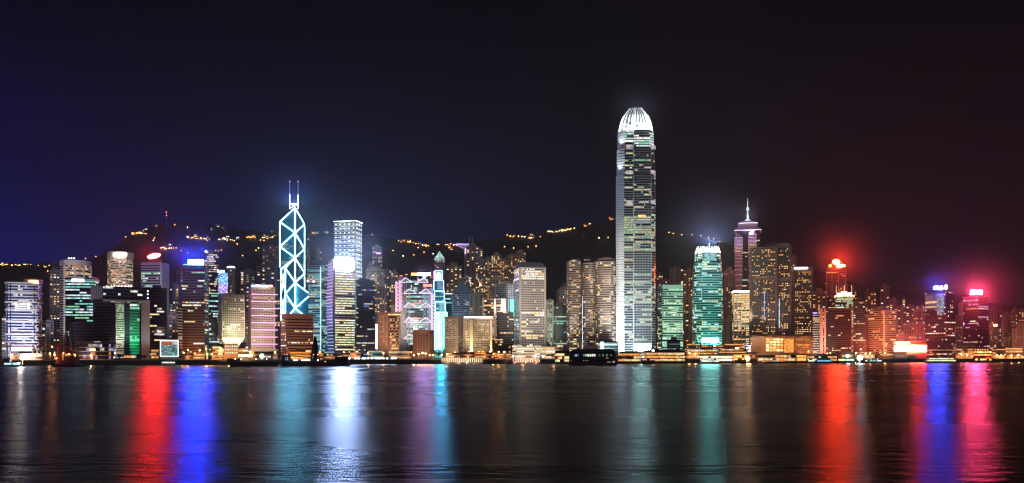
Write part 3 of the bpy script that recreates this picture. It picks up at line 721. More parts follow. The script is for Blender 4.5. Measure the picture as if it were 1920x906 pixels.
for x in (543.4, 558.9):
    ms_ = T.part('mast', MB().beam(P(x, 392, Y+14), P(x, 366, Y+14), .95, mw).beam(P(x, 366, Y+14), P(x, 340, Y+14), .55, wall((.8, .8, .85))))
    for y in (340, 365): sub(MB().ball(P(x, y, Y+14), .9, neon((1, .25, .2), 5)), 'beacon', ms_)
tube(T, [P(543.4, 382, Y+14), P(558.9, 382, Y+14)], .9, mw); tube(T, [P(543.4, 382, Y+14), P(553, 386.5, Y+14), P(558.9, 382, Y+14)], .7, mw); tube(T, [P(543.4, 391, Y+14), P(558.9, 382, Y+14)], .7, mw)
flood(556, 440, Y, .5, (.25, .65, 1), 120, z=G+110, ang=80); flood(545, 560, Y, 1.2, (.25, .65, 1), 100, z=G+60, ang=80)
halo(551, 386, Y+4, 4.2e5, (.08, .24, 1), 150, 1.2e-3)
# --- cyan tower behind
Y = 1600
T = simple('broad glass tower with cyan lit floors between the triangular tower and the curved glass tower', 578, 617, 494, Y, wall((.32, .42, .46)), Lit(pal(('cool', .6, 3), ('teal', .5, 3), ('yellow', .5, 2), ('lime', .4, 1)), .45, 5, .1), xe=603, dep=32, fh=4, g=glass((.01, .05, .06)), roof=False)
T.part('roof_house', MB().prism(scaled(T.fp, .7), T.z1, Z(487, Y), wall((.15, .3, .3))))
mb = MB().beam(P(601, 655, Y-3), P(601, 500, Y-3), .9, lit((.55, .9, 1), 1.3)); T.part('light_strip', mb)
for x, y in ((577, 527), (588, 528)): T.part('lamp', MB().ball(P(x, y, Y-6), 1.9, neon((1, .45, .6), 6)))
flood(595, 560, Y, 1.8, (.35, .8, 1), 90, z=G+50); flood(597, 640, Y, 2.5, (.3, .75, 1), 70)
# --- dotted box tower
Y = 1819
T = Tower('skyscraper', 'tall square tower covered in an even grid of small white lights', 'skyscraper', fp_corner(626, 667, 679, Y, 34), 414, Y)
ck = wall((.42, .46, .50))
T.bands(ck, Lit(pal(('white', .5, 3), ('cool', .4, 3), ('yellow', .4, 1)), .45, 4, .1), 4.3, .45, bay=2.6, g=glass((.03, .05, .09)), top=1)
dl = neon((.95, 1, .95), 3.2, False); n_ = 0
f = T.fp
for i in visible(f):
    a, b = Vector(f[i]), Vector(f[(i+1) % 4]); o_ = Vector(norm(a, b))*.7; m_ = 5 if (b-a).length > 36 else 3
    for k in range(13):
        z = Z(420+k*8.05, Y); r_ = MB()
        for j in range(m_):
            p = a+(b-a)*((j+.5)/m_)+o_; r_.ball((p.x, p.y, z), 1.15, dl, 6)
        T.part('light_row', r_)
    T.part('roof_light', MB().beam((*(a+o_), T.z1), (*(b+o_), T.z1), .7, neon((.9, 1, .95), 4, False)))
flood(650, 450, Y, 1.8, (.8, .95, 1), 140, z=G+150); flood(650, 510, Y, 1.5, (.7, .85, 1), 110, z=G+90)
# --- curved glass tower with blazing top
Y = 1450
T = Tower(OFFW, 'curved glass office tower with yellow-lit floors, a violet side and a blazing white top', 'office tower', fp_corner(617, 628, 666, Y, 34), 487, Y)
f = T.fp; zt = T.z1
# slightly leaning side: bulge the plan with height
def leanf(z):
    t = (z-G)/(zt-G); return .93+.12*math.sin(min(1, t)*2.2)*.55
T.bands(wall((.30, .28, .24), .5), Lit(pal(('yellow', 1.0, 4), ('lime', .8, 3), ('white', 1.0, 2), ('warm', .6, 1)), .72, 6, .25), 4.15, .5, bay=2.4, top=2, faces={1}, rec=.6, prow=lambda t, k, n: .78 if t > .1 else .2)
a, b = Vector(f[0]), Vector(f[1]); o_ = Vector(norm(a, b))
vm = [wall(c, .4) for c in ((.45, .6, .75), (.5, .55, .75), (.6, .5, .75), (.68, .5, .72))]
mb = MB(); K = 30
for k in range(K):
    t0, t1 = k/K, (k+1)/K; bul = lambda t: o_*(1.0+3.2*math.sin(t*math.pi))
    for j in range(4):
        p0, p1 = a+(b-a)*(j/4), a+(b-a)*((j+1)/4)
        q = [(*(p0+bul(t0)), G+(zt-G)*t0), (*(p1+bul(t0)), G+(zt-G)*t0), (*(p1+bul(t1)), G+(zt-G)*t1), (*(p0+bul(t1)), G+(zt-G)*t1)]
        mb.face(q, vm[1])
T.part('side_screen', mb)
for k in range(0, K, 1):
    t = k/K; p = bul(t) if False else o_*(1.15+3.2*math.sin(t*math.pi)); z = G+(zt-G)*t
    c = (.28, .5, 1) if t < .3 else ((.5, .5, 1) if t < .55 else (.95, .5, 1))
    T.part('light_row', MB().beam((*(a+p), z), (*(b+p), z), .5, neon(c, 1.6, False)))
T.part('crown', MB().prism(offset(f, -2), zt, Z(481, Y), wall((.5, .55, .6))))
WS = neon((.46, .62, 1), 330)
T.sign(626, 663, 487.5, 502, Y-2.5, WS, label='blazing white panel across the top storeys', back=False)
halo(645, 489, Y+4, 6e5, (.10, .26, 1), 140, 1.3e-3)
flood(622, 560, Y, 2.5, (.7, .5, 1), 60, dx=-25, z=G+40); flood(645, 640, Y, .8, (1, .8, .6), 40)
# --- dark blue box
T = simple('dark blue glass box right of the curved glass tower', 664, 703, 525, 1500, wall((.05, .075, .12)), Lit(pal(('cool', .5, 2), ('yellow', .6, 2), ('blue', .6, 1)), .10, 3, .03), xe=668, dep=30, g=glass((.015, .03, .07)), roof=False, top=4)
T.part('roof_plant', MB().prism(scaled(T.fp, .6), T.z1, T.z1+3, NAVY)); flood(690, 655, 1500, 1.2, (1, .55, .4), 60)
# --- brown hotel
Y = 1330; br = wall((.36, .22, .17))
T = Tower('hotel_tower', 'brown concrete hotel with deep rounded balcony bands and a blank side wing', 'hotel tower', fp_front(708, 751, Y, 28), 588, Y)
fL = fp_front(709, 729, Y+2, 26); T.punched(br, Lit(pal(('warm', .9, 1)), .5, 1, 0), 3.9, 4.2, .22, .3, fp=fL, z1=Z(585, Y), name='side_wing')
fR = rounded(fp_front(728, 751, Y, 28), 5, 3); T.bands(br, Lit(pal(('warm', .9, 3), ('yellow', .8, 2), ('orange', .6, 2)), .3, 2, .0), 4.4, .5, rec=1.6, bay=2.0, fp=fR, z1=Z(588, Y))
T.part('top_light', MB().prism(offset(fR, .25), Z(591, Y), Z(589, Y), lit('warm', 1.6))); T.part('roof_slab', MB().prism(offset(fR, .5), Z(588, Y)+.02, Z(586, Y), br))
panel(T, 704.5, 708, 608, 655, Y+4, neon((1, .95, .9), 2, False), 'light_strip', 1.5)
flood(720, 600, Y, 1.8, (1, .62, .45), 80, z=G+10); flood(740, 640, Y, 2.2, (1, .55, .3), 30)
# --- truss bank tower
Y = 1700
T = Tower('skyscraper', 'bank tower hung from exposed white coat-hanger trusses with pink neon sides and a red sign', 'skyscraper', fp_front(756, 806, Y, 40), 520, Y)
gg = glass((.02, .05, .05))
T.bands(wall((.22, .27, .27), .4), Lit(pal(('green', .55, 3), ('white', .9, 3), ('lime', .6, 2), ('cool', .6, 1)), .5, 4, .15), 4.2, .3, bay=2.6, fp=fp_front(762, 803, Y, 36), z1=Z(523, Y), g=gg)
T.part('side_slab', MB().prism(fp_front(751, 763, Y-3, 34), G, Z(546, Y), wall((.55, .47, .42)))); T.part('service_tower', MB().prism(fp_front(745, 757, Y+6, 24), G, Z(518, Y), STEEL))
T.part('service_tower', MB().prism(fp_front(803, 812, Y+4, 24), G, Z(540, Y), STEEL))
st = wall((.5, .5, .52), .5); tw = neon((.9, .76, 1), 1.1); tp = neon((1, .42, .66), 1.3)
for x, y0 in ((767, 541), (799, 541), (760, 519), (795, 517)):
    mb = MB(); d = 1.7
    for s_ in (-d, d): mb.beam(P(x+s_, 655, Y-5), P(x+s_, y0, Y-5), .8, st)
    y = y0+3; sg_ = 1
    while y < 653: mb.beam(P(x-d*sg_, y, Y-5), P(x+d*sg_, y+6, Y-5), .5, st); y += 6; sg_ = -sg_
    T.part('ladder_mast', mb)
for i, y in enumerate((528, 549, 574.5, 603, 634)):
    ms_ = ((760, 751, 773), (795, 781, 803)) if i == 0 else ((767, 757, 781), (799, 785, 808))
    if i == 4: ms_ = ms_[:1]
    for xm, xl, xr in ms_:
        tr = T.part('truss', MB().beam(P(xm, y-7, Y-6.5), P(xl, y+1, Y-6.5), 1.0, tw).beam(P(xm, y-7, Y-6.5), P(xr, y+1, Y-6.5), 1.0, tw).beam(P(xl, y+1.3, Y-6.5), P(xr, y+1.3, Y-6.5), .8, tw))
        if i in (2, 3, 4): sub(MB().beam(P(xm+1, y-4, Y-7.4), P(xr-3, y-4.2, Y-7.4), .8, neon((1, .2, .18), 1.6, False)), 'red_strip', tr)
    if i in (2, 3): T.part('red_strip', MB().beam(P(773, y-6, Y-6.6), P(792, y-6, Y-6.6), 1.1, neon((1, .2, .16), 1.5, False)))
for x0, y0, y1 in ((742.5, 528, 585), (749, 526, 585), (809, 550, 620)):
    mb = MB().beam(P(x0, y0, Y-4), P(x0, y1, Y-4), 1.3, tp); y = y0
    while y < y1-5: mb.beam(P(x0, y, Y-4), P(x0+4.5, y+4, Y-4), .9, tw); mb.beam(P(x0+4.5, y+4, Y-4), P(x0, y+7, Y-4), .9, tp); y += 7
    T.part('neon_zigzag', mb)
T.sign(771, 783, 512, 516.5, Y-6, neon((1, .22, .05), 9)); T.sign(783.3, 807, 512, 516.5, Y-6, neon((.62, .34, .95), 150), label='pink-white half of the roof sign')
T.sign(794, 810, 533, 537.5, Y-8, neon((1, .12, .08), 4), back=False)
for x0, x1, y in ((752, 757, 517), (762, 766, 515)): T.part('lamp', MB().box(P(x0, y, Y), (5, 2, 1.2), neon((1, .15, .1), 3)))
T.part('crane', MB().beam(P(782, 520, Y-4), P(793, 530, Y-4), .8, st).beam(P(801, 518, Y-4), P(786, 530, Y-4), .8, st))
flood(757, 600, Y, 1.8, (1, .85, .75), 90, z=G+50); flood(782, 580, Y, 1.2, (.9, .85, 1), 90, z=G+60); halo(795, 515, Y+3, .5e5, (.9, .4, .85), 48, 1.2e-3)
# --- brown framed grid box
Y = 1300
T = Tower(OFFW, 'small brown box with a pale solid frame round a grid of square windows', 'office building', fp_corner(774, 806, 814, Y, 26), 619, Y)
bx = wall((.50, .30, .20)); T.block(bx)
f = T.fp; a, b = Vector(f[0]), Vector(f[1]); a2, b2 = a+(b-a)*.25, a+(b-a)*.98; o_ = Vector(norm(a, b))
T.punched(wall((.42, .24, .2)), Lit(pal(('warm', .3, 1)), .05, 1, 0), 2.55, 2.35, .6, .62, fp=[tuple(a2+o_*.6), tuple(b2+o_*.6), tuple(b2-o_*2), tuple(a2-o_*2)], z1=Z(624, Y), name='window_grid', margin=.5)
T.punched(bx, Lit(pal(('yellow', .5, 1), ('teal', .3, 1)), .5, 1, 0), 2.6, 2.6, .5, .6, fp=[tuple(Vector(f[1])+Vector(norm(f[1], f[2]))*.6), tuple(Vector(f[2])+Vector(norm(f[1], f[2]))*.6), f[3], f[0]], faces={0}, z1=Z(624, Y), name='window_grid', margin=.5)
flood(782, 645, Y, 2.2, (1, .62, .42), 40)
# --- stepped neon tower
Y = 1700
T = Tower('skyscraper', 'slim stepped tower edged in cyan and blue neon with a glowing arch at its top', 'skyscraper', fp_front(813, 838, Y, 22), 507, Y)
cyan = neon((.005, .5, .85), 260); cyw = neon((.2, .85, 1), 10); blue_ = neon((.14, .36, 1), 9)
tiers = [(816, 829, 507, 525, 10), (813.5, 831.5, 525.6, 545, 14), (814.5, 833, 545.3, 565, 17), (816, 835, 565.3, 585, 19), (815.5, 838, 585.3, 657, 22)]
for i, (x0, x1, y0, y1, d) in enumerate(tiers):
    t_ = _T(T.root, fp_front(x0, x1, Y, d), y0, Y, G if i == 4 else Z(y1, Y))
    t_.bands(wall((.12, .22, .26), .5), Lit(pal(('teal', .5, 3), ('green', .5, 2), ('cool', .7, 1)), .35 if i in (2, 4) else .1, 3, .05), 3.6, .4, bay=2.4, g=glass((.01, .08, .09)))
    nm = blue_ if i < 3 else cyw
    q = [P(x0, y1-.5, Y-1.3), P(x0, y0+.5, Y-1.3), P(x1, y0+.5, Y-1.3), P(x1, y1-.5, Y-1.3)]
    for p, r_ in ((q[0], q[1]), (q[1], q[2]), (q[2], q[3])): T.part('neon_tube', MB().beam(p, r_, .75, nm))
mb = MB(); a = P(822.5, 0, Y); f = [(-1, 0), (1, 0), (1, .55)]+[(math.cos(t), .55+.45*math.sin(t)) for t in [k*math.pi/8 for k in range(9)]]+[(-1, .55)]
w_, h_, zb = 4.6, 14.5, Z(524, Y); mb.face([(a.x+u*w_, Y-1.6, zb+v*h_) for u, v in f], neon((.75, .93, 1), 5)); T.part('arch_light', mb)
T.part('neon_tube', MB().beam(P(814, 524, Y-1.4), P(814, 508, Y-1.4), .8, neon((1, .2, .5), 5)))
for x0, x1, y0, y1, n_ in ((820, 828, 529, 543, 3), (824, 832, 567, 583, 4)):
    pw = wall((.5, .55, .52)); T.part('panel', MB().box((X((x0+x1)/2, Y), Y-.8, Z((y0+y1)/2, Y)), (X(x1, Y)-X(x0, Y), 1, Z(y0, Y)-Z(y1, Y)), pw))
    for r_ in range(n_):
        for c in range(2): panel(T, x0+1+c*4, x0+3.6+c*4, y0+1.5+r_*4, y0+3.6+r_*4, Y-1.4, lit('lime', .5), 'window', .2)
for x in (819, 823, 831.5): T.part('neon_tube', MB().beam(P(x, 655, Y-1.6), P(x, 586, Y-1.6), .95, neon((.45, .92, 1), 6)))
T.part('neon_tube', MB().beam(P(836.5, 600, Y-1.4), P(836.5, 585, Y-1.4), .6, cyw))
T.part('light_column', MB().box((X(827.3, Y), Y-1.5, (Z(655, Y)+Z(588, Y))/2), (2.2, .8, Z(588, Y)-Z(655, Y)), cyan))
panel(T, 831.5, 836, 588, 604, Y-1.2, lit('green', .9), 'window')
flood(824, 560, Y, 2.0, (.15, .6, 1), 80, z=G+60); flood(824, 640, Y, 2.5, (.15, .9, .9), 60)
T = simple('teal glass block immediately right of the stepped neon tower', 832, 848, 552, 1750, wall((.08, .2, .2)), Lit(pal(('teal', .8, 3), ('green', .5, 2), ('cool', .9, 1)), .35, 5, .2), dep=24, g=glass((.01, .08, .08)))
T.part('roof_light', MB().box(P(840, 551, 1748), (15, 2, 1.5), lit('cool', 2))); flood(840, 580, 1750, 1.5, (.1, .8, .8), 60, z=G+50)
# --- pyramid-roof tower
Y = 1650
T = Tower(OFFW, 'blue-grey tower with a steep pyramid roof', 'office tower', fp_front(848, 880, Y, 32), 550, Y)
bg = wall((.22, .28, .36)); T.bands(bg, Lit(pal(('yellow', .5, 1), ('cool', .4, 2)), .08, 2, 0), 4, .5, bay=3, g=glass((.02, .04, .06)))
T.part('roof', MB().loft([(offset(T.fp, .6), T.z1), (scaled(T.fp, .42), Z(536, Y)), (scaled(T.fp, .02), Z(526, Y))], wall((.16, .26, .34), .4))); flood(862, 560, Y, .9, (.5, .7, 1), 90, z=G+80)
# --- twin beige hotels
for (x0, xe, x1, yt, Y, lab) in ((834, 858, 869, 598, 1390, 'beige hotel slab with a fluted roof edge, left of the floodlit slab'), (868, 871, 923, 598, 1370, 'beige hotel slab with two floodlit columns and a white-blue light line on its roof')):
    T = Tower('hotel_tower', lab, 'hotel', fp_corner(x0, xe, x1, Y, 22), yt, Y); be = wall((.50, .40, .30))
    T.punched(be, Lit(pal(('warm', .7, 3), ('yellow', .6, 3), ('white', .8, 1)), .22, 1, .0), 3.1, 2.5, .7, .45, margin=.6, z0=Z(655, Y), limit=100)
    T.part('podium', MB().prism(offset(T.fp, 2), G, Z(655, Y)-.02, be)); T.part('roof_edge', MB().prism(offset(T.fp, .6), T.z1, Z(yt-5, Y), wall((.55, .45, .36))))
    if x0 == 868:
        T.part('roof_light', MB().beam((T.fp[1][0], T.fp[1][1]-1.2, Z(595, Y)), (T.fp[2][0], T.fp[2][1]-1.2, Z(595, Y)), .9, neon((.72, .85, 1), 5, False)))
        for a, b in ((881, 887), (919.5, 922.5)):
            T.part('column', MB().box((X((a+b)/2, Y), Y-1.5, (G+Z(600, Y))/2), (X(b, Y)-X(a, Y), 2.5, Z(600, Y)-G), wall((.75, .62, .42))))
            spot('floodlight', P((a+b)/2, 672, Y-9), P((a+b)/2, 632, Y-3), 4*math.pi*14*900, (1, .8, .42), 50)
    else:
        for k in range(14): T.part('flute', MB().box((T.fp[0][0]+(T.fp[1][0]-T.fp[0][0])*(k+.5)/14, T.fp[0][1]+(T.fp[1][1]-T.fp[0][1])*(k+.5)/14-.9, Z(yt-2.5, Y)), (.8, .6, 3.6), BROWN))
    flood((x0+x1)/2, 615, Y, 1.7, (1, .8, .58), 60, z=G+12); flood((x0+x1)/2, 650, Y, 1.6, (1, .7, .4), 30)
# --- brown piers block, white cell block, dark stepped block
Y = 1550
T = simple('brown gridded office block with pale corner piers behind the floodlit hotel', 904, 949, 560, Y, wall((.26, .16, .11)), Lit(pal(('warm', .9, 3), ('yellow', .9, 3), ('orange', .6, 1)), .4, 2, .05), dep=28, fh=4, sp=.35, bay=2.6, top=3)
for x in (906, 928, 944): panel(T, x-2 if x != 944 else 939, x+2 if x != 944 else 948.5, 560, 672, Y, wall((.55, .47, .38)), 'pier', 1.2)
flood(925, 590, Y, 1.2, (1, .78, .6), 80, z=G+50)
Y = 1600
T = Tower(OFFW, 'white block with a projecting honeycomb head of square cells on a narrower shaft', 'office tower', fp_front(941, 966, Y, 26), 558, Y)
wc = wall((.62, .62, .62)); kw = Lit(pal(('white', .6, 1)), .04, 1, 0)
T.punched(wc, kw, 3.9, 3.9, .6, .6, margin=.6, z1=Z(558, Y)); fH = fp_front(928, 967, Y-5, 30)
T.punched(wc, kw, 3.9, 3.9, .58, .6, fp=fH, z0=Z(558, Y)+.02, z1=Z(533, Y), margin=.6, name='head')
T.part('roof_plant', MB().prism(scaled(fH, .5), Z(533, Y), Z(528, Y), wc)); flood(948, 545, Y, 2.2, (.95, .97, 1), 90, z=G+70)
Y = 1400
T = Tower(OFFW, 'dark stepped office block with scattered lit windows left of the round-window tower', 'office building', fp_front(923, 963, Y, 28), 636, Y)
dk = wall((.07, .065, .06)); Ld = Lit(pal(('warm', .8, 2), ('yellow', .9, 3), ('white', .9, 1)), .16, 2, .03)
T.bands(dk, Ld, 3.8, .5, bay=2.4); fU = fp_front(931, 963, Y+3, 22); T.bands(dk, Ld, 3.8, .5, bay=2.4, fp=fU, z0=Z(636, Y)+.02, z1=Z(585, Y), name='upper_wall')
T.part('neon_panel', MB().box((X(960, Y+26), Y+29, Z(577, Y+26)), (6.5, 1.5, 28), neon((.08, 1, .72), 1.4))); 
# --- round-window tower
Y = 1400
T = Tower('skyscraper', 'pale tower dotted with rows of round porthole windows under a sloped roof', 'skyscraper', fp_corner(964, 974, 1024, Y, 40), 501, Y)
jw = wall((.56, .50, .45)); jl = Lit(pal(('white', 1.6, 4), ('yellow', 1.3, 3), ('warm', 1.0, 1)), .17, 3, .05)
T.punched(jw, jl, 3.72, 2.75, .74, .55, z0=Z(655, Y), round_=True, margin=2.2, limit=100, g=glass((.03, .028, .03)), prow=lambda t: .75 if t > .84 else (.45 if .28 < t < .36 or .70 < t < .74 else .12))
T.part('roof', MB().loft([(offset(T.fp, .4), T.z1), (scaled(T.fp, .74), Z(491, Y))], wall((.14, .17, .2), .5)))
flood(995, 560, Y, 2.0, (1, .92, .85), 140, z=G+60); flood(995, 640, Y, 1.4, (1, .85, .72), 60); flood(968, 560, Y, 1.0, (1, .95, .9), 110, dx=-60, z=G+50)
Y = 1330
T = simple('long white low block with ribbon windows at the foot of the round-window tower', 960, 1056, 648, Y, wall((.62, .56, .48)), Lit(pal(('warm', 1, 2), ('white', 1.2, 2), ('lime', .6, 1)), .3, 3, .1), dep=40, fh=4.4, sp=.62, bay=2.2, roof=False)
T.part('roof_house', MB().prism(fp_front(1042, 1054, Y+2, 20), T.z1, Z(645, Y), wall((.55, .5, .42))))
for x in (975, 1000, 1030): flood(x, 658, Y, 3.2, (1, .8, .55), 25)
for x in (962, 1004, 1018): T.part('lamp', MB().ball(P(x, 668, Y-12), 1.5, neon((1, .95, .9), 10)))
T = simple('slim pale tower with tall narrow windows right of the round-window tower', 1024, 1038, 562, 1500, wall((.5, .5, .42)), Lit(pal(('lime', .7, 2), ('green', .5, 2), ('white', .8, 1)), .4, 2), dep=20, style='p', fh=3.8, bay=2.8, wf=.55, hf=.7); flood(1030, 600, 1500, 1.2, (.9, 1, .8), 60, z=G+40)
T = simple('dark green glass tower half hidden left of the gold banded towers', 1036, 1064, 572, 1520, wall((.05, .07, .07)), Lit(pal(('teal', .5, 2), ('lime', .5, 2), ('green', .5, 1)), .2, 3, .03), dep=26, g=glass((.01, .04, .04)))
Y = 1620
T = simple('beige tower with a small pyramid roof peeking out left of the gold banded towers', 1050, 1066, 539, Y, wall((.42, .35, .3)), Lit(HOME, .12, 1, 0), dep=18, style='p', fh=5, bay=3, roof=False, hf=.7)
T.part('roof', MB().loft([(offset(T.fp, .5), T.z1), (scaled(T.fp, .05), Z(529, Y))], wall((.3, .27, .27)))); flood(1057, 560, Y, .8, (1, .85, .7), 60, z=G+70)
# --- gold banded pair
Y = 1450; gb = wall((.27, .19, .14), .5)
GLIT = pal(('yellow', .8, 4), ('warm', .7, 3), ('lime', .6, 2), ('orange', .5, 1), ('cool', .5, 1))
T = Tower(OFFW, 'gold banded tower in two stepped rounded halves, left of the pair', 'office tower', fp_front(1062, 1117, Y, 36), 487, Y)
T.bands(gb, Lit(GLIT, .15, 4, .06), 3.7, .48, bay=2.4, fp=rounded(fp_front(1062, 1091, Y, 36), 9, 4), z1=Z(488, Y)); T.bands(gb, Lit(GLIT, .15, 4, .06), 3.7, .48, bay=2.4, fp=rounded(fp_front(1092, 1117, Y-3, 36), 9, 4), z1=Z(491, Y))
for x0, x1 in ((1073, 1086), (1095, 1107)): T.part('roof_plant', MB().prism(fp_front(x0, x1, Y+8, 14), Z(489, Y), Z(484.5, Y), wall((.4, .36, .32))))
T.part('light_strip', MB().beam(P(1092, 655, Y-4), P(1092, 555, Y-4), .5, lit((.6, .8, 1), 1.2)))
flood(1080, 540, Y, 1.2, (1, .78, .62), 130, z=G+70); flood(1090, 650, Y, 1.2, (1, .6, .4), 40)
T = Tower(OFFW, 'gold banded rounded tower standing beside the tallest skyscraper', 'office tower', rounded(fp_front(1116, 1159, Y-8, 38), 12, 5), 489, Y)
T.bands(gb, Lit(GLIT, .17, 5, .07), 3.7, .48, bay=2.4, top=0); T.part('crown', MB().prism(scaled(T.fp, .82), T.z1, Z(485, Y), gb)); T.part('roof_plant', MB().lathe((*T.c, Z(485, Y)), [(8, 0), (8, 3)], wall((.5, .47, .42))))
flood(1136, 540, Y, 1.2, (1, .78, .62), 130, z=G+70); flood(1136, 490, Y, .8, (1, .7, .5), 120, z=G+140)
T = simple('low aqua-lit block before the gold banded pair, behind the dark pier', 1120, 1160, 640, 1370, wall((.55, .68, .66)), Lit(COOLS, .2), dep=18)
flood(1140, 650, 1370, 4.5, (.6, 1, .92), 22); panel(T, 1126, 1132, 641, 655, 1368, lit('cool', 2.2), 'light_panel')
simple('low brown block with three small dark windows left of the aqua-lit block', 1094, 1120, 648, 1365, wall((.42, .32, .25)), Lit(WARMS, .2), dep=16, style='p', bay=5, fh=6, wf=.3, hf=.3)
# --- tallest tower
Y = 1423; u = Y/FPX
def ifp(k=1.0):
    base_ = [(-37, 30), (-37, 17), (-33, 9), (-24, 3.5), (-8, 3), (-7, 0), (27, 0), (28, 3), (33, 7), (37, 14), (37, 34), (30, 52), (10, 58), (-20, 56), (-33, 46)]
    return [(X(1195, Y)+x*u*k, Y+30*u+(y-30)*u*k) for x, y in base_]
T = Tower('skyscraper', 'tallest tower in view, tapering to a blazing white crown of claw-like fins', 'skyscraper', ifp(), 197, Y)
iw = wall((.34, .37, .39), .4); ig = glass((.02, .025, .035), .15)
IL = pal(('lime', .5, 5), ('white', .5, 2), ('yellow', .5, 3), ('green', .4, 2), ('cool', .3, 2))
def irow(t, k, n):
    y = 660-t*(660-330)
    if 402 < y < 470: return .85
    if 470 < y < 520: return .06
    if 520 < y < 560: return .4
    return .14
T.bands(iw, Lit(IL, .3, 5, .06), 4.1, .38, rec=.7, bay=2.1, fp=ifp(1), z0=G, z1=Z(326, Y), g=ig, prow=irow)
T.bands(iw, Lit(IL, .3, 5, .06), 4.1, .38, rec=.7, bay=2.1, fp=ifp(.965), z0=Z(326, Y)+.02, z1=Z(276, Y), g=ig, prow=lambda t, k, n: .2)
T.bands(wall((.6, .62, .66)), Lit(pal(('white', 1.2, 3), ('cool', .9, 3), ('green', .7, 2)), .4, 5, .1), 4.1, .42, rec=.7, bay=2.1, fp=ifp(.915), z0=Z(276, Y)+.02, z1=Z(243, Y), g=ig, prow=lambda t, k, n: .45+.4*t)
cw = wall((.75, .76, .78), .6)
prof = [(243, .855), (228.6, .78), (221, .72), (213, .63), (207, .53)]
T.bands(cw, Lit(pal(('cool', 1.6, 2), ('white', 2, 3)), .9, 8, .5), 3.8, .5, rec=.5, bay=2.1, fp=ifp(.80), z0=Z(243, Y)+.02, z1=Z(228, Y), g=ig, name='crown_base')
T.part('crown', MB().loft([(ifp(k*.9), Z(y, Y)) for y, k in prof[1:]], wall((.3, .31, .33))))
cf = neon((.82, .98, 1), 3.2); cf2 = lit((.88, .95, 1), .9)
base_ = ifp(1.0); nE = len(base_)
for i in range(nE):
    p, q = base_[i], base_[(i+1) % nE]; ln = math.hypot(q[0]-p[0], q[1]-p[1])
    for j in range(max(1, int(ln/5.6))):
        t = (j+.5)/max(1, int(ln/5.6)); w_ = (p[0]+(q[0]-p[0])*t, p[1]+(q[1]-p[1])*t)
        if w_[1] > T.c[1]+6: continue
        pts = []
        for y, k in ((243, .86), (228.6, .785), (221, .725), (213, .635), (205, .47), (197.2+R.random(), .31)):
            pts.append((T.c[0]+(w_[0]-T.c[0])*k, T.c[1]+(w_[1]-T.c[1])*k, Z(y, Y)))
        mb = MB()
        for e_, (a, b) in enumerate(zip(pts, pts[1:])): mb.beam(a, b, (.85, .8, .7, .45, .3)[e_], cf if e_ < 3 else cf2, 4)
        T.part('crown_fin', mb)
# pale metal screens wrapping the front-left corner
mb = MB()
for k_, z0_, z1_ in ((1.0, G, Z(326, Y)), (.965, Z(326, Y), Z(276, Y)), (.915, Z(276, Y), Z(243, Y))):
    q_ = offset(ifp(k_), .5)[1:4]; n_ = int((z1_-z0_)/4.1)
    for j in range(n_):
        za, zb = z0_+(z1_-z0_)*(j+.12)/n_, z0_+(z1_-z0_)*(j+.86)/n_
        for e_ in range(2): mb.face([(*q_[e_], za), (*q_[e_+1], za), (*q_[e_+1], zb), (*q_[e_], zb)], wall((.62, .64, .68), .5))
T.part('corner_screen', mb)
# bright bays at the mechanical floors
for y0, y1 in ((272, 279), (320, 327), (376, 383)):
    for x0, x1 in ((1174, 1186), (1220, 1229)): panel(T, x0, x1, y0, y1, Y+4, lit((1, .85, .95), .4), 'light_panel')
panel(T, 1197, 1210, 403, 407, Y-.8, lit('warm', 1.3), 'light_panel'); [panel(T, 1188.5+c_*4, 1191+c_*4, 646+r_*4, 648.6+r_*4, Y-1, neon((.50, .95, .82), 170), 'light_panel') for c_ in range(8) for r_ in range(3)]
for x in (1169, 1188, 1221): T.part('mullion', MB().beam(P(x, 655, Y-.9 if x > 1180 else Y+4), P(x, 250, Y-.9 if x > 1180 else Y+8), .45, wall((.6, .6, .64))))
for k in range(11): T.part('mullion', MB().beam(P(1190+k*2.9, 655, Y-.7), P(1190+k*2.9, 245, Y-.7), .16, wall((.5, .5, .55))))
flood(1162, 640, Y, 60, (.80, .93, 1), 9, dx=-26, ang=75); flood(1163, 590, Y, 9, (.78, .93, 1), 40, dx=-60, ang=50); flood(1164, 520, Y, 3.5, (.78, .92, 1), 50, dx=-70, ang=50)
for x_, y0_, y1_, e_ in ((1163, 324, 292, 7), (1166, 274, 252, 9), (1200, 241, 222, 2.5), (1222, 274, 252, 2.5)):
    q_ = P(x_, y0_, Y-9 if x_ > 1180 else Y+2); q_.x -= 7 if x_ < 1180 else 0; t_ = P(x_+2, y1_, Y+8 if x_ < 1180 else Y+3); spot('floodlight', q_, t_, 4*math.pi*e_*(t_-q_).length_squared*.5, (.88, .95, 1), 80)
    T.part('lamp_bracket', MB().beam(q_-Vector((0, 0, .8)), (q_.x+3, q_.y+9, q_.z-.8), .25, STEEL))
flood(1200, 540, Y, 1.7, (.80, 1, .94), 130); flood(1200, 420, Y, .9, (.8, 1, .95), 135); flood(1205, 640, Y, 1.2, (.9, .85, 1), 60)
halo(1195, 215, Y+30, .5e5, (.6, .72, 1), 85, 1.2e-3)
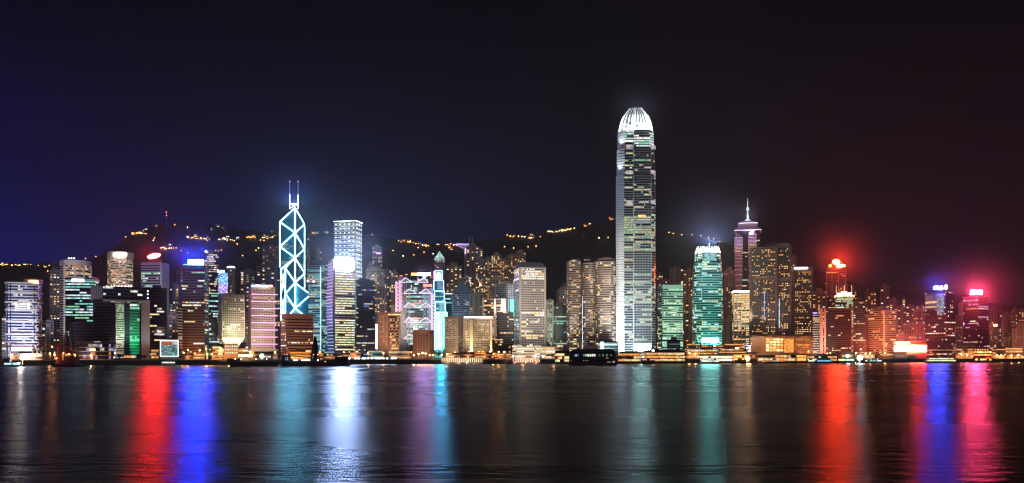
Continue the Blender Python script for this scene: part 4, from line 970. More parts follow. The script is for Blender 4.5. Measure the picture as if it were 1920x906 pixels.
# --- green tower
T = Tower(OFFW, 'green-lit banded office tower directly right of the tallest skyscraper', 'office tower', fp_corner(1233, 1242, 1281, 1500, 30), 534, 1500)
T.bands(wall((.45, .55, .48)), Lit(pal(('green', .6, 3), ('lime', .8, 3), ('white', .9, 1)), .3, 3, .06), 4, .55, bay=2.6, top=7, g=glass((.01, .03, .025))); flood(1260, 640, 1500, 3.2, (.45, 1, .65), 45); flood(1260, 570, 1500, 1.6, (.6, 1, .75), 90, z=G+40)
T = simple('low white-framed glass lobby below the green-lit tower', 1250, 1276, 637, 1400, wall((.55, .62, .6)), Lit(COOLS, .3), dep=16, fh=8, sp=.15); flood(1262, 645, 1400, 1.5, (.8, 1, .95), 18)
# --- teal tapering tower
Y = 1450; u = Y/FPX
def tfp(k=1.0):
    b_ = [(-27.5, 24), (-27.5, 10), (-24, 4), (-15.5, 2), (-15, 0), (16.5, 0), (17, 2), (24, 4), (27.5, 10), (27.5, 24), (20, 44), (-20, 44)]
    return [(X(1330.5, Y)+x*u*k, Y+22*u+(y-22)*u*k) for x, y in b_]
T = Tower('skyscraper', 'teal glass skyscraper with sloped shoulders and a jagged white crown', 'skyscraper', tfp(), 462, Y)
tw_ = wall((.35, .52, .50), .45); tg = glass((.01, .06, .06), .2)
TL = pal(('teal', .6, 3), ('lime', .9, 3), ('cool', .9, 3), ('white', 1, 1), ('yellow', .7, 1))
T.bands(tw_, Lit(TL, .4, 5, .08), 3.9, .45, rec=.6, bay=2.1, fp=tfp(1), z0=G, z1=Z(511, Y), g=tg, prow=lambda t, k, n: .34 if t < .55 else .25)
T.bands(tw_, Lit(TL, .4, 5, .15), 3.9, .45, rec=.6, bay=2.1, fp=tfp(.93), z0=Z(511, Y)+.02, z1=Z(490, Y), g=tg)
T.bands(tw_, Lit(TL, .5, 6, .2), 3.9, .4, rec=.6, bay=2.1, fp=tfp(.86), z0=Z(490, Y)+.02, z1=Z(473, Y), g=tg)
T.part('crown_base', MB().loft([(tfp(.82), Z(473, Y)+.02), (tfp(.70), Z(465, Y))], cw))
b_ = tfp(1)
for i in range(len(b_)):
    p, q = b_[i], b_[(i+1) % len(b_)]; ln = math.hypot(q[0]-p[0], q[1]-p[1]); m_ = max(1, int(ln/3.6))
    for j in range(m_):
        w_ = (p[0]+(q[0]-p[0])*(j+.5)/m_, p[1]+(q[1]-p[1])*(j+.5)/m_)
        if w_[1] > T.c[1]+4: continue
        g_ = lambda k, y: (T.c[0]+(w_[0]-T.c[0])*k, T.c[1]+(w_[1]-T.c[1])*k, Z(y, Y))
        T.part('crown_fin', MB().beam(g_(.85, 473), g_(.73, 464), .7, cf, 4).beam(g_(.73, 464), g_(.71, 460.5+R.random()*1.5), .4, cf, 4))
T.part('mast', MB().beam(P(1330, 465, Y+20), P(1330, 457, Y+20), .5, cf))
for x0, x1 in ((1321, 1330), (1332, 1341)): panel(T, x0, x1, 474, 486, Y+2.4, lit((.45, .8, .9), .55), 'window')
for x, yb, yt in ((1303.5, 650, 512), (1306.5, 511, 491), (1309.5, 490, 474)): T.part('edge_light', MB().beam(P(x, yb, Y+7), P(x+.8, yt, Y+9), .5, lit((.6, 1, .95), 1.6)))
flood(1330, 640, Y, 9, (.14, 1, .82), 34, ang=85); flood(1330, 570, Y, 3.0, (.16, 1, .76), 75, z=G+20); flood(1330, 490, Y, 2.2, (.6, .95, 1), 100, z=G+90, ang=60)
panel(T, 1316, 1347, 635, 641, Y-1, neon((.30, 1, .78), 110), 'light_panel')
halo(1331, 460, Y+20, 3.4e5, (.30, .45, 1), 120, 1.6e-3, dz=20)
# --- spire tower
Y = 1850
T = Tower('skyscraper', 'dark tower with a flared violet pagoda roof and a tall white spire', 'skyscraper', fp_front(1379, 1425, Y, 40), 432, Y)
T.bands(wall((.08, .06, .075)), Lit(pal(('yellow', .6, 2), ('green', .5, 1), ('warm', .6, 2)), .06, 3, .05), 4.2, .4, bay=3)
for (x0, x1, yt, yb) in ((1377.5, 1392, 446, 640), (1403.5, 1418, 438, 600)):
    f_ = rounded(fp_front(x0, x1, Y-7, 10), 2, 2); mb = T.part('bay', MB().prism(f_, Z(yb, Y), Z(yt, Y), wall((.34, .2, .26)))); sub(MB().loft([(offset(f_, .3), Z(yt, Y)), (scaled(f_, .08), Z(yt-8.5, Y))], wall((.5, .36, .5))), 'bay_roof', mb)
    y = yt; st_ = 2.6
    while y < 545 and y < yb:
        c = (.85, .5, .95) if y < yt+17 else ((1, .5, .42) if y < yt+28 else (1, .36, .34))
        T.part('neon_line', MB().prism(offset(f_, .45), Z(y+.9, Y), Z(y, Y), lit(c, .75 if y < yt+28 else .5))); y += st_; st_ = min(12, st_+(.9 if y > yt+26 else 0))
vi = wall((.62, .5, .7)); f_ = T.fp
T.part('roof', MB().loft([(offset(f_, 2.5), Z(432.5, Y)), (offset(f_, 2.2), Z(430.8, Y)), (offset(f_, -6), Z(424, Y)), (offset(f_, -6), Z(421.5, Y))], vi, None, True))
T.part('eave_light', MB().prism(offset(f_, 2.7), Z(432.0, Y), Z(430.9, Y), lit((.85, .6, 1), 1.6)))
T.part('upper_roof', MB().loft([(offset(f_, -8), Z(421.4, Y)), (offset(f_, -8), Z(418, Y)), (offset(f_, -5.5), Z(417.8, Y)), (offset(f_, -5.5), Z(416.8, Y)), (scaled(f_, .2), Z(411, Y))], wall((.8, .72, .85))))
T.part('eave_light', MB().prism(offset(f_, -5.2), Z(417.7, Y), Z(416.9, Y), lit((.85, .75, 1), 2)))
cx_, cy_ = T.c; px2m = Y/FPX*1.01
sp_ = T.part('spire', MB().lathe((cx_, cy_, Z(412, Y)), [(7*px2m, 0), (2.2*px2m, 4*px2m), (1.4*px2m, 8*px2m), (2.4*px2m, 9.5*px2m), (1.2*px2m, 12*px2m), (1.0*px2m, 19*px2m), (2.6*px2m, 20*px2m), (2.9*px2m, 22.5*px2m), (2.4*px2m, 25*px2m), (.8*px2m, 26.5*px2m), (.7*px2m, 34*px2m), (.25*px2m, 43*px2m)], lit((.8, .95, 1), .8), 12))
for y in (426, 414): spot('floodlight', (cx_, cy_-30, Z(440, Y)), (cx_, cy_-8, Z(y, Y)), 4*math.pi*4*1500, (.9, .75, 1), 120)
halo(1402, 409, Y, .4e5, (.6, .7, 1), 60, 1.5e-3); flood(1402, 480, Y, .35, (1, .6, .7), 120, z=G+150)
# --- gold office in front of it
Y = 1550
T = simple('cream office block with glowing upper storeys below the spire tower', 1372, 1406, 548, Y, wall((.55, .46, .36)), Lit(pal(('yellow', .9, 3), ('warm', .9, 3), ('lime', .6, 1)), .35, 3, .06), xe=1375, dep=26, fh=3.9, sp=.4, bay=2.4, roof=False, prow=lambda t, k, n: .95 if t > .82 else .33)
for k in range(5): panel(T, 1375.4+k*7.2, 1376.8+k*7.2, 549, 672, Y, wall((.6, .5, .4)), 'pier', .8)
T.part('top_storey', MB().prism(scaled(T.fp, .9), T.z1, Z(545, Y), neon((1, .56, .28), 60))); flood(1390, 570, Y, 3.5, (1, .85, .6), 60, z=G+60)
# --- twin hotel
Y = 1500; hw = wall((.26, .19, .16)); HL = Lit(pal(('warm', 1.1, 5), ('yellow', .9, 2), ('orange', 1.1, 4)), .27, 1.3, 0)
T = Tower('hotel_tower', 'broad twin-slab hotel tower thick with small warm windows right of the spire tower', 'hotel tower', fp_front(1407, 1484, Y, 34), 455, Y)
T.punched(hw, HL, 3.35, 2.6, .5, .55, fp=fp_front(1407, 1457, Y, 34), z1=Z(463, Y), limit=50, z0=Z(630, Y)); T.punched(wall((.2, .15, .13)), HL, 3.35, 2.6, .5, .55, fp=fp_front(1457.3, 1484, Y+5, 30), z1=Z(460, Y), limit=50, z0=Z(630, Y))
T.part('lower_wall', MB().prism(fp_front(1407, 1484, Y+1, 30), G, Z(630, Y)-.02, hw)); T.part('roof_house', MB().prism(fp_front(1437, 1480, Y+8, 20), Z(463, Y), Z(455, Y), hw)); T.part('roof_house', MB().prism(fp_front(1445, 1456, Y+9, 14), Z(455, Y)+.02, Z(452, Y), hw))
T.part('ledge', MB().prism(fp_front(1407, 1457, Y-.8, 3), Z(526, Y), Z(520, Y), hw)); T.part('ledge', MB().prism(fp_front(1457.3, 1484, Y+4.2, 3), Z(526, Y), Z(520, Y), hw))
T.part('light_strip', MB().beam(P(1433, 600, Y-1.5), P(1433, 545, Y-1.5), .5, lit((.3, .5, 1), 1))); T.part('light_strip', MB().beam(P(1461, 615, Y+3), P(1461, 560, Y+3), .6, lit((.7, .85, 1), 1)))
flood(1413, 540, Y, .5, (.8, .95, 1), 120, dx=-20); flood(1440, 540, Y, .6, (1, .7, .55), 130, z=G+60)
# --- right hotel with white line
Y = 1530
T = Tower('hotel_tower', 'brown hotel tower packed with orange windows and one white bar at its roof', 'hotel tower', fp_corner(1484, 1488, 1524, Y, 26), 501, Y)
T.punched(wall((.24, .15, .12)), Lit(pal(('warm', 1, 4), ('orange', .9, 4), ('yellow', 1, 2)), .45, 1.5, 0), 3.5, 2.8, .5, .5, z1=Z(508, Y), limit=100, z0=Z(628, Y)); T.part('lower_wall', MB().prism(offset(T.fp, -.5), G, Z(628, Y)-.02, hw)); T.part('top_band', MB().prism(offset(T.fp, .3), Z(508, Y)+.02, T.z1, wall((.25, .2, .2))))
T.sign(1489, 1514, 501.3, 504.5, Y-1.5, neon((1, .95, .9), 8), back=False)
# --- podium mall
Y = 1435; pm = wall((.50, .27, .15))
T = Tower('shopping_podium', 'wide brown shopping podium with big lit window bays below the twin-slab hotel', 'shopping centre', fp_front(1407, 1524, Y, 50), 631, Y)
T.block(pm); T.part('roof_edge', MB().prism(offset(T.fp, .6), T.z1, Z(629, Y), wall((.16, .11, .09))))
for r_ in range(5):
    for c in range(5): panel(T, 1436.5+c*6.6, 1442+c*6.6, 635+r_*5, 638.6+r_*5, Y-.6, lit(R.choice(('yellow', 'warm', 'warm', 'orange')), R.choice((1.0, 1.4, 2.0))), 'window', .3)
panel(T, 1470, 1488, 635, 661, Y-.5, lit('orange', .8), 'atrium_glazing', .5)
for y in (635, 645): 
    for c in range(6): panel(T, 1492+c*4.2, 1495+c*4.2, y, y+3.6, Y-.6, lit('orange', .8 if y == 645 else .5), 'window', .3)
for x in (1420, 1450, 1505): flood(x, 645, Y, 1.3, (1, .36, .13), 40, ang=95)
# --- right-hand towers
T = simple('thin tower of white and black stripes beside the dark slab with a pale edge', 1524, 1537, 588, 1570, wall((.62, .56, .52)), Lit(pal(('white', .8, 1), ('warm', .7, 1)), .15), dep=20, fh=4.2, sp=.5); flood(1530, 630, 1570, 2.2, (1, .8, .7), 60); T.part('lamp', MB().box(P(1528, 587, 1568), (7, 2, 2), neon((.25, .2, 1), 3)))
Y = 1850
T = Tower(OFFW, 'tall dark tower with a round red-white globe sign and a second sign on its top', 'office tower', fp_front(1547, 1590, Y, 36), 512, Y)
rw = wall((.16, .1, .1)); T.bands(rw, Lit(REDS, .12, 2, 0), 4, .5, bay=3, z1=Z(530, Y)); T.bands(rw, Lit(REDS, .12, 2, 0), 4, .5, bay=3, fp=fp_front(1549, 1588, Y+2, 32), z0=Z(530, Y)+.02, z1=Z(500, Y))
for x in (1550, 1560, 1572, 1585): panel(T, x-.9, x+.9, 513, 672, Y, wall((.3, .2, .19)), 'pier', 1)
T.part('crown', MB().loft([(fp_front(1553, 1585, Y+6, 24), Z(500, Y)+.02), (fp_front(1560, 1578, Y+10, 12), Z(489, Y))], rw))
RG = neon((1, .034, .006), 720)
T.sign(1561, 1574, 487, 496, Y+3, RG, round_=True, label='round globe sign'); T.sign(1569.5, 1584, 496.5, 502, Y, neon((1, .034, .006), 720), label='oblong red-white sign'); T.sign(1554, 1559, 496.5, 501, Y, neon((1, .3, .05), 9), back=False, label='small orange square sign')
halo(1569, 494, Y+8, 6e5, (1, .035, .012), 130, 2.0e-3)
flood(1568, 530, Y, 1.3, (1, .14, .06), 70, z=Z(545, Y))  # added red fill in mid-air for the signs' glow on the tower
Y = 1650
T = Tower(OFFW, 'glass tower with three short masts and a crown of white light', 'office tower', fp_front(1566, 1600, Y, 30), 556, Y)
T.bands(wall((.25, .28, .24)), Lit(pal(('green', .5, 2), ('lime', .6, 2), ('white', .7, 1)), .4, 2, .05), 4, .45, bay=2.6)
T.part('cornice', MB().prism(offset(T.fp, 1.8), T.z1, Z(554, Y), lit('yellow', 2.2)));  T.part('crown', MB().prism(scaled(T.fp, .82), Z(554, Y)+.02, Z(549, Y), lit('white', 2.5)))
T.part('crown', MB().prism(fp_front(1577, 1588, Y+8, 10), Z(549, Y)+.02, Z(546, Y), lit('white', 2.5)))
for x in (1568, 1583, 1597): T.part('mast', MB().beam(P(x, 551, Y+6), P(x, 535, Y+6), .6, lit('warm', .9)))
halo(1582, 546, Y, .3e5, (1, .7, .5), halo_puff=False)
Y = 1560
T = Tower(OFFW, 'dark brown slab block with two pale vertical ribs on its left edge', 'office building', fp_front(1537, 1600, Y, 28), 579, Y)
T.bands(wall((.055, .035, .032)), Lit(pal(('white', .9, 2), ('warm', .7, 2)), .05, 2, .02), 3.9, .5, bay=2.4, top=4, fp=fp_front(1549, 1596, Y, 28), prow=lambda t, k, n: .4 if .14 < t < .2 else .05)
for a, b in ((1537, 1543.5), (1545, 1549)): T.part('rib', MB().prism(fp_front(a, b, Y-2, 28), G, Z(578, Y), wall((.55, .36, .28))))
T.punched(wall((.16, .15, .14)), Lit(pal(('green', .6, 1), ('white', .7, 2)), .5, 1, 0), 4, 3, .6, .5, fp=fp_front(1596, 1600.5, Y+1, 26), z1=Z(585, Y), name='side_wing', margin=.3)
flood(1542, 630, Y, 1.8, (1, .5, .3), 60); flood(1575, 655, Y, .8, (1, .4, .2), 40)
T = simple('slim dark glass tower right of the dark slab with a few bright floors', 1600, 1622, 563, 1640, wall((.10, .08, .08)), Lit(OFFICE, .18, 3, .05), dep=24)
simple('narrow pale concrete tower between the slim glass tower and the orange banded hotel', 1618, 1629, 590, 1660, wall((.42, .30, .27)), Lit(REDS, .1), dep=18, style='p', fh=3.6, bay=3)
Y = 1600
T = Tower('hotel_tower', 'orange-lit banded hotel with a corner rib and a small domed roof', 'hotel tower', fp_corner(1627, 1657, 1681, Y, 32), 584, Y)
ow = wall((.55, .34, .2)); T.bands(ow, Lit(pal(('yellow', 1.0, 3), ('warm', .9, 3), ('orange', .6, 2)), .15, 3, .06), 4, .52, bay=2.4, z0=G)
T.part('rib', MB().beam((T.fp[1][0], T.fp[1][1]-.8, G), (T.fp[1][0], T.fp[1][1]-.8, T.z1), 1.9, wall((.6, .42, .28)), 8)); T.part('cornice', MB().prism(offset(T.fp, 1.0), T.z1, T.z1+2, ow))
T.part('roof_house', MB().prism(scaled(T.fp, .6), T.z1+2.02, Z(577, Y), ow)); T.part('roof_dome', MB().lathe((*T.c, Z(577, Y)), [(10, 0), (9, 2), (5, 4), (.5, 5)], ow))
flood(1645, 620, Y, 2.4, (1, .55, .25), 80, z=G+10); flood(1670, 620, Y, 1.8, (1, .45, .25), 80, z=G+10); flood(1650, 582, Y, 2, (1, .4, .15), 70, z=Z(620, Y))
# red-white display building
Y = 1460
T = Tower('display_building', 'low building carrying a huge overexposed white display screen with a red glow', 'display building', fp_front(1676, 1738, Y, 22), 645, Y)
T.block(wall((.35, .2, .18))); WD = neon((1, .30, .22), 10)
T.sign(1676, 1708, 647.5, 659.5, Y-1.5, WD, back=False, name='screen'); T.sign(1708.3, 1737, 648.5, 660, Y-2.5, neon((1, .05, .03), 170), back=False, name='screen')
T.part('roof_screen', MB().box((X(1692, Y), Y+2, Z(643, Y)), (28, 2, 4.5), wall((.6, .5, .48)))); T.part('back_wall', MB().box((X(1724, Y), Y+14, Z(647, Y)), (36, 3, 14), wall((.5, .12, .08))))
flood(1722, 640, Y+14, 6, (1, .1, .04), 16, z=Z(650, Y)); halo(1715, 646, Y+3, 2.6e5, (1, .10, .05), 150, 1.5e-3)
# screen-face tower
Y = 1600
T = Tower(OFFW, 'dark glass tower with a sparkling screen on its upper face and a blue roof sign', 'office tower', fp_corner(1734, 1773, 1791, Y, 30), 547, Y)
T.bands(wall((.13, .05, .05)), Lit(pal(('white', .9, 3), ('warm', .8, 3), ('red', .5, 1)), .1, 2, .06), 4, .45, bay=2.4, g=glass((.03, .012, .014)))
mb = MB(); a_, b_ = Vector(T.fp[0]), Vector(T.fp[1]); o_ = Vector(norm(a_, b_))*.5
pool = pal(('cool', .35, 3), ('teal', .25, 2), ('white', .5, 1), ('blue', .15, 3), ('warm', .2, 2))
for i in range(24):
    for j in range(20):
        if i < 15 and j < 6: continue
        p, q = a_+(b_-a_)*(.03+i*.038)+o_, a_+(b_-a_)*(.03+(i+1)*.038)+o_; z0, z1 = Z(591-j*1.95, Y), Z(589.05-j*1.95, Y)
        c = R.choices([k[0] for k in pool], [k[1] for k in pool])[0]
        if i < 15: c = lit('warm', .9) if (j in (12, 13) or j == 8) else lit((.4, .22, .2), .25)
        mb.face([(*p, z0), (*q, z0), (*q, z1), (*p, z1)], c)
T.part('screen', mb)
T.sign(1751, 1767, 537, 543, Y+8, neon((.06, .07, 1), 640), label='blue-white roof sign'); T.sign(1770.5, 1776.5, 533.5, 543.5, Y+8, neon((1, .55, .25), 5), round_=True, label='round orange-white roof sign')
halo(1757, 539, Y+10, 1.6e5, (.1, .1, 1), 65, 1.5e-3); flood(1755, 630, Y, 3.2, (1, .06, .05), 70, dx=-20, z=G+4); flood(1755, 570, Y, .6, (1, .2, .2), 90, z=G+50)
# pink tower
Y = 1650
T = Tower(OFFW, 'dark tower glowing pink beneath a broad pink-white roof sign', 'office tower', fp_corner(1805, 1834, 1854, Y, 32), 555, Y)
T.bands(wall((.22, .08, .10)), Lit(pal(('white', .8, 2), ('pink', .6, 3), ('warm', .7, 1)), .09, 2, .05), 4, .5, bay=2.4, g=glass((.05, .015, .02)), top=3)
T.sign(1819.5, 1841, 544.5, 552.5, Y+3, neon((1, .045, .13), 800), label='broad pink-white roof sign'); halo(1830, 549, Y+6, 4.6e5, (1, .10, .2), 115, 1.9e-3)
flood(1820, 580, Y, 1.4, (1, .15, .25), 70, z=Z(610, Y))  # added pink fill in mid-air for the roof sign's glow on the walls
T.part('lamp', MB().ball(P(1805.5, 607, Y-12), 2.4, neon((.25, .12, 1), 5)))
# smaller right-hand towers
for (x0, x1, yt, Y, c, lab) in (
    (1792, 1806, 598, 1620, (.30, .14, .12), 'narrow reddish tower between the screen-face tower and the pink-topped tower'), (1797, 1806, 568, 1760, (.34, .2, .16), 'thin beige tower peeking up left of the pink-topped tower'),
    (1855, 1873, 615, 1600, (.5, .34, .24), 'short beige tower with a red roof lamp right of the pink-topped tower'), (1878, 1886, 585, 1900, (.24, .15, .13), 'narrow brown tower behind the pale slab near the far right'),
    (1884, 1905, 592, 1780, (.36, .18, .14), 'pale red slab near the far right edge'), (1897, 1907, 616, 1640, (.45, .3, .24), 'thin tower with a lit side in front of the pale red slab'),
    (1908, 1920, 605, 1700, (.34, .22, .18), 'tower cut by the right edge of view'), (1877, 1893, 632, 1560, (.45, .3, .2), 'low stepped beige block right of the short beige tower')):
    T = simple(lab, x0, x1, yt, Y, wall(c), Lit(REDS, .22 if c[0] > .3 else .1, 1, 0), dep=20, style='p', fh=3.5, bay=3, wf=.5, hf=.45, limit=40)
    flood((x0+x1)/2, yt+25, Y, 1.0, (1, .42, .25), 70, z=G+20)
    if yt == 615: T.part('lamp', MB().box((T.c[0], T.c[1]-4, T.z1+5), (6, 3, 4), neon((1, .12, .05), 20))); halo(1864, 611, 1605, .5e5, (1, .1, .05), 30, 3e-3)
for x, y, Y in ((1640, 590, 1600), (1700, 610, 1600)): spot('red_wash_light', P(x, 650, 1440), P(x, 560, 1750), 4*math.pi*2.2*200**2, (1, .12, .06), 120)  # added red spots that wash the right-hand towers; no such lamps stand there

# ------------------------------------------------------------------ apartment towers behind, one notched mesh each
def notched(x0, x1, Y, L, nb):
    f = fp_front(x0, x1, Y, L); a, b = Vector(f[0]), Vector(f[1]); o_ = Vector(norm(a, b)); pts = []
    for k in range(nb):
        t0, t1 = k/nb, (k+1)/nb; g_ = .16/nb
        d = 0 if k % 2 == 0 else -2.2
        if k: pts += [a+(b-a)*(t0-g_)-o_*4, a+(b-a)*(t0+g_)-o_*4]
        pts += [a+(b-a)*(t0+(g_ if k else 0))+o_*d, a+(b-a)*(t1-(g_ if k < nb-1 else 0))+o_*d]
    return [tuple(p) for p in pts]+[f[2], f[3]]
def apartment(lab, x0, x1, yt, Y, c, p, pl_=HOME, nb=None, fh=4.2, mast=False, E=0, ec=(1, .7, .5)):
    w_m = (x1-x0)*Y/FPX; nb = nb or max(1, int(w_m/9)); fp = notched(x0, x1, Y, 20, nb)
    z0 = G if Y < 1990 else min(hill_z(*f) for f in fp)-4
    T = Tower('apartment_tower', lab, 'apartment tower', fp, yt, Y, z0, 'apartment towers behind the office towers'); mb = MB(); w = wall(c); L = Lit(pl_, p*.72, 1.2, 0, .5)
    z1 = T.z1; zlow = max(z0, Z(672, Y)); n = max(1, int((z1-zlow-3)/fh)); vis = visible(fp)
    for i in range(len(fp)):
        a, b = Vector(fp[i]), Vector(fp[(i+1) % len(fp)]); d = b-a; ln = d.length
        if i not in vis or ln < 3.2: mb.face([(*a, z0), (*b, z0), (*b, z1), (*a, z1)], w); continue
        m = max(1, int(ln/4.2)); xs = [0]
        for j in range(m): q = ln/m; xs += [q*j+q*.28, q*j+q*.78]
        xs.append(ln); zs = [z0]; zb = z1-2.5-n*fh
        for k in range(n): zs += [zb+k*fh+1.0, zb+k*fh+3.1]
        zs.append(z1); rows = [L.row(m) for _ in range(n)]
        for cc in range(len(xs)-1):
            for r_ in range(len(zs)-1):
                q0, q1 = a+d*(xs[cc]/ln), a+d*(xs[cc+1]/ln); win = cc % 2 and r_ % 2
                mb.face([(*q0, zs[r_]), (*q1, zs[r_]), (*q1, zs[r_+1]), (*q0, zs[r_+1])], (rows[r_//2][cc//2] or GL) if win else w)
    mb.face([(*q, z1) for q in fp], w); T.part('wall', mb)
    T.part('roof_house', MB().prism(scaled([fp[0], (fp[-3][0], fp[-3][1]), fp[-2], fp[-1]], .45, T.c), z1, z1+R.uniform(3.5, 7), w))
    if mast: T.part('mast', MB().beam((T.c[0], T.c[1], z1+3), (T.c[0], T.c[1], z1+3+mast), .45, STEEL))
    if E: flood((x0+x1)/2, yt+35, Y, E, ec, 110, z=max(G+40, z1-90))
    return T
bl = (.20, .20, .27); gy = (.27, .24, .22); bn = (.28, .2, .16); rd_ = (.26, .14, .12); be_ = (.4, .33, .27)
APT = [
 ('bluish apartment tower with a scatter of warm windows, left of the convex-front tower', 93, 112, 506, 1500, bl, .45), ('thin upper block rising behind the bluish apartment tower at left', 99, 108, 492, 1560, bl, .15), ('short blue tower right of the white banded tower, with one beacon', 86, 101, 600, 1400, bl, .15),
 ('warm windowed apartment slab between the red sign tower and the blue sign tower', 318, 335, 533, 1400, gy, .6), ('narrow blue-grey block close behind the left corner of the blue sign tower', 331, 345, 508, 1500, bl, .3), ('low block of bright floors behind the slim grey tower', 316, 336, 590, 1330, bl, .3),
 ('squat apartment block with yellow windows above the gridded block', 450, 478, 508, 1750, bl, .35), ('apartment block with white-yellow windows above the pink-striped tower', 481, 507, 499, 1700, bl, .42), ('dim blue apartment slab left of the triangular tower', 507, 526, 500, 1620, bl, .15), ('narrow dark block right of the gridded block, low down', 458, 467, 590, 1400, bl, .15),
 ('pale green-lit block in a gap below the triangular tower', 516, 528, 630, 1320, be_, .3), ('mid-rise peeking between triangular tower and pink-striped tower', 513, 526, 560, 1520, gy, .35),
 ('hillside apartment block with many small lights left of the triangular tower', 492, 522, 461, 2500, bl, .3), ('small block with an orange-lit parapet right of the triangular tower', 590, 604, 470, 2300, gy, .35), ('hillside block just right of the triangular tower top', 575, 582, 464, 2450, gy, .5),
 ('slender blue tower with a violet lamp right of the dotted tower', 698, 717, 462, 1950, (.22, .24, .34), .22), ('stepped lower wing beside the slender blue tower', 688, 700, 495, 1900, bl, .3), ('broad apartment slab below the slender blue tower', 686, 722, 505, 1850, gy, .3),
 ('dim apartment tower left of the truss bank, first in its row', 720, 734, 506, 1900, bl, .28), ('dim apartment tower left of the truss bank, second in its row', 733, 746, 510, 1850, gy, .3), ('apartment block with sparse lights above the brown hotel', 702, 726, 540, 1700, gy, .35), ('blank pale block at the foot of the pink zigzag neon', 733, 745, 572, 1780, be_, .1),
 ('grey apartment slab with even rows of warm windows right of the stepped neon tower', 836, 866, 498, 1950, gy, .5), ('pale green-roofed tower behind the stepped neon tower', 814, 834, 483, 1900, (.2, .2, .26), .3), ('orange windowed tower half hidden left of the stepped neon tower', 806, 816, 512, 1880, bn, .55),
 ('tall dark apartment tower with two masts, tallest of the residential cluster', 874, 898, 462, 1950, (.18, .15, .15), .32), ('thin tower stuck to the right of the twin-mast apartment tower', 895, 905, 468, 1930, gy, .35), ('apartment slab with golden windows, left of the broad golden cluster', 906, 924, 487, 1900, bn, .55), ('broad golden-windowed tower, tallest of the golden cluster', 921, 940, 478, 1880, bn, .6),
 ('right wing of the golden cluster with stepped top', 938, 953, 488, 1900, bn, .5), ('brown tower with few lights left of the round-window tower roof', 950, 969, 479, 1920, bn, .3), ('yellow windowed tower directly above the round-window tower', 966, 986, 472, 1950, (.25, .22, .19), .55),
 ('grey low tower in front of the twin-mast apartment tower', 880, 906, 552, 1780, gy, .12), ('beige tower with blank top in front of the golden cluster', 918, 946, 522, 1760, be_, .12), ('dim block behind the pyramid-roof tower', 866, 884, 520, 1850, gy, .2), ('narrow block between golden cluster and pyramid-roof tower', 898, 910, 520, 1830, bn, .35),
 ('thin tower left of the beige pyramid tower, showing a few windows', 1043, 1053, 545, 1750, gy, .25), ('orange windowed slab at the right flank of the tallest tower', 1231, 1243, 515, 1800, rd_, .4), ('dark apartment tower with yellow windows behind the green-lit tower', 1256, 1282, 503, 1850, (.2, .15, .14), .22), ('slab with a lit top right of the dark apartment tower', 1282, 1303, 507, 1800, rd_, .2), ('short dim tower between the tallest tower and the green-lit tower', 1240, 1258, 525, 1880, rd_, .15),
 ('narrow apartment slab left of the teal skyscraper, low down', 1284, 1304, 560, 1650, bn, .35), ('apartment slab with warm windows right of the teal skyscraper', 1357, 1378, 506, 1800, rd_, .3), ('low pale block right of the teal skyscraper base', 1355, 1374, 600, 1600, be_, .12), ('tower top behind the brown hotel with the white bar', 1482, 1494, 482, 1800, rd_, .15),
 ('golden apartment cluster right of the brown hotel with the white bar', 1523, 1548, 546, 1850, bn, .6), ('reddish tower behind the crown-of-light tower', 1598, 1606, 545, 1900, rd_, .3), ('tall thin reddish tower, first behind the orange banded hotel', 1622, 1632, 543, 1950, rd_, .35), ('tall thin reddish tower with white windows, second behind the orange banded hotel', 1632, 1643, 548, 1930, rd_, .55), ('tall slender red tower right of the pair behind the orange banded hotel', 1650, 1668, 537, 1960, rd_, .28),
 ('lower red tower with white lights right of the slender red tower', 1667, 1684, 562, 1900, rd_, .4), ('hillside slab with dense white windows right of the orange banded hotel', 1682, 1700, 575, 1850, bn, .5), ('orange-topped block behind the display screen', 1698, 1716, 573, 1880, rd_, .45), ('pale red block left of the screen-face tower', 1712, 1734, 582, 1780, (.36, .18, .15), .2), ('slim white-lit tower right behind the pale red block', 1724, 1734, 572, 1900, rd_, .4),
 ('short red block above the display screen', 1690, 1714, 612, 1680, (.38, .2, .16), .25), ('small pale block left of the display screen', 1680, 1694, 625, 1620, (.42, .28, .24), .2), ('low red block between the display screen and the screen-face tower', 1714, 1736, 608, 1640, (.3, .12, .1), .12), ('dim red slab right behind the pink-topped tower', 1854, 1868, 580, 1900, rd_, .2), ('dark red tower left of the pale red slab', 1868, 1880, 582, 1950, rd_, .1), ('far tower with a row of lit top windows at the right', 1898, 1908, 578, 2000, rd_, .5), ('far tower with lit top at the extreme right', 1910, 1920, 580, 1990, rd_, .55),
 ('low blue block behind the right side of the government gate', 246, 268, 600, 1500, bl, .2), ('mid-rise in the gap right of the dark green glass tower', 1058, 1066, 600, 1560, bn, .3), ('dim tower behind the display building roof', 1738, 1748, 600, 1800, rd_, .3), ('slab in the gap left of the slim teal glass tower', 384, 396, 560, 1420, bl, .2)]
AT = {}
REDP = pal(('warm', .9, 5), ('orange', .8, 3), ('yellow', 1.0, 3), ('white', 1.1, 1)); HOMEB = pal(('warm', 1.3, 6), ('yellow', 1.3, 4), ('white', 1.2, 1), ('orange', 1, 3), ('green', .5, .6), ('warm', .6, 3))
for a in APT:
    right = a[1] > 1500
    AT[a[0]] = apartment(*a, pl_=REDP if right else (HOMEB if 690 < a[1] < 1310 else HOME), E=.14 if a[1] > 600 else .08, ec=(1, .75, .55) if not right else (1, .35, .22))
T = AT['tall dark apartment tower with two masts, tallest of the residential cluster']
for x in (881, 885.5): T.part('mast', MB().beam(P(x, 464, 1955), P(x, 444, 1955), .7, wall((.5, .5, .5))))
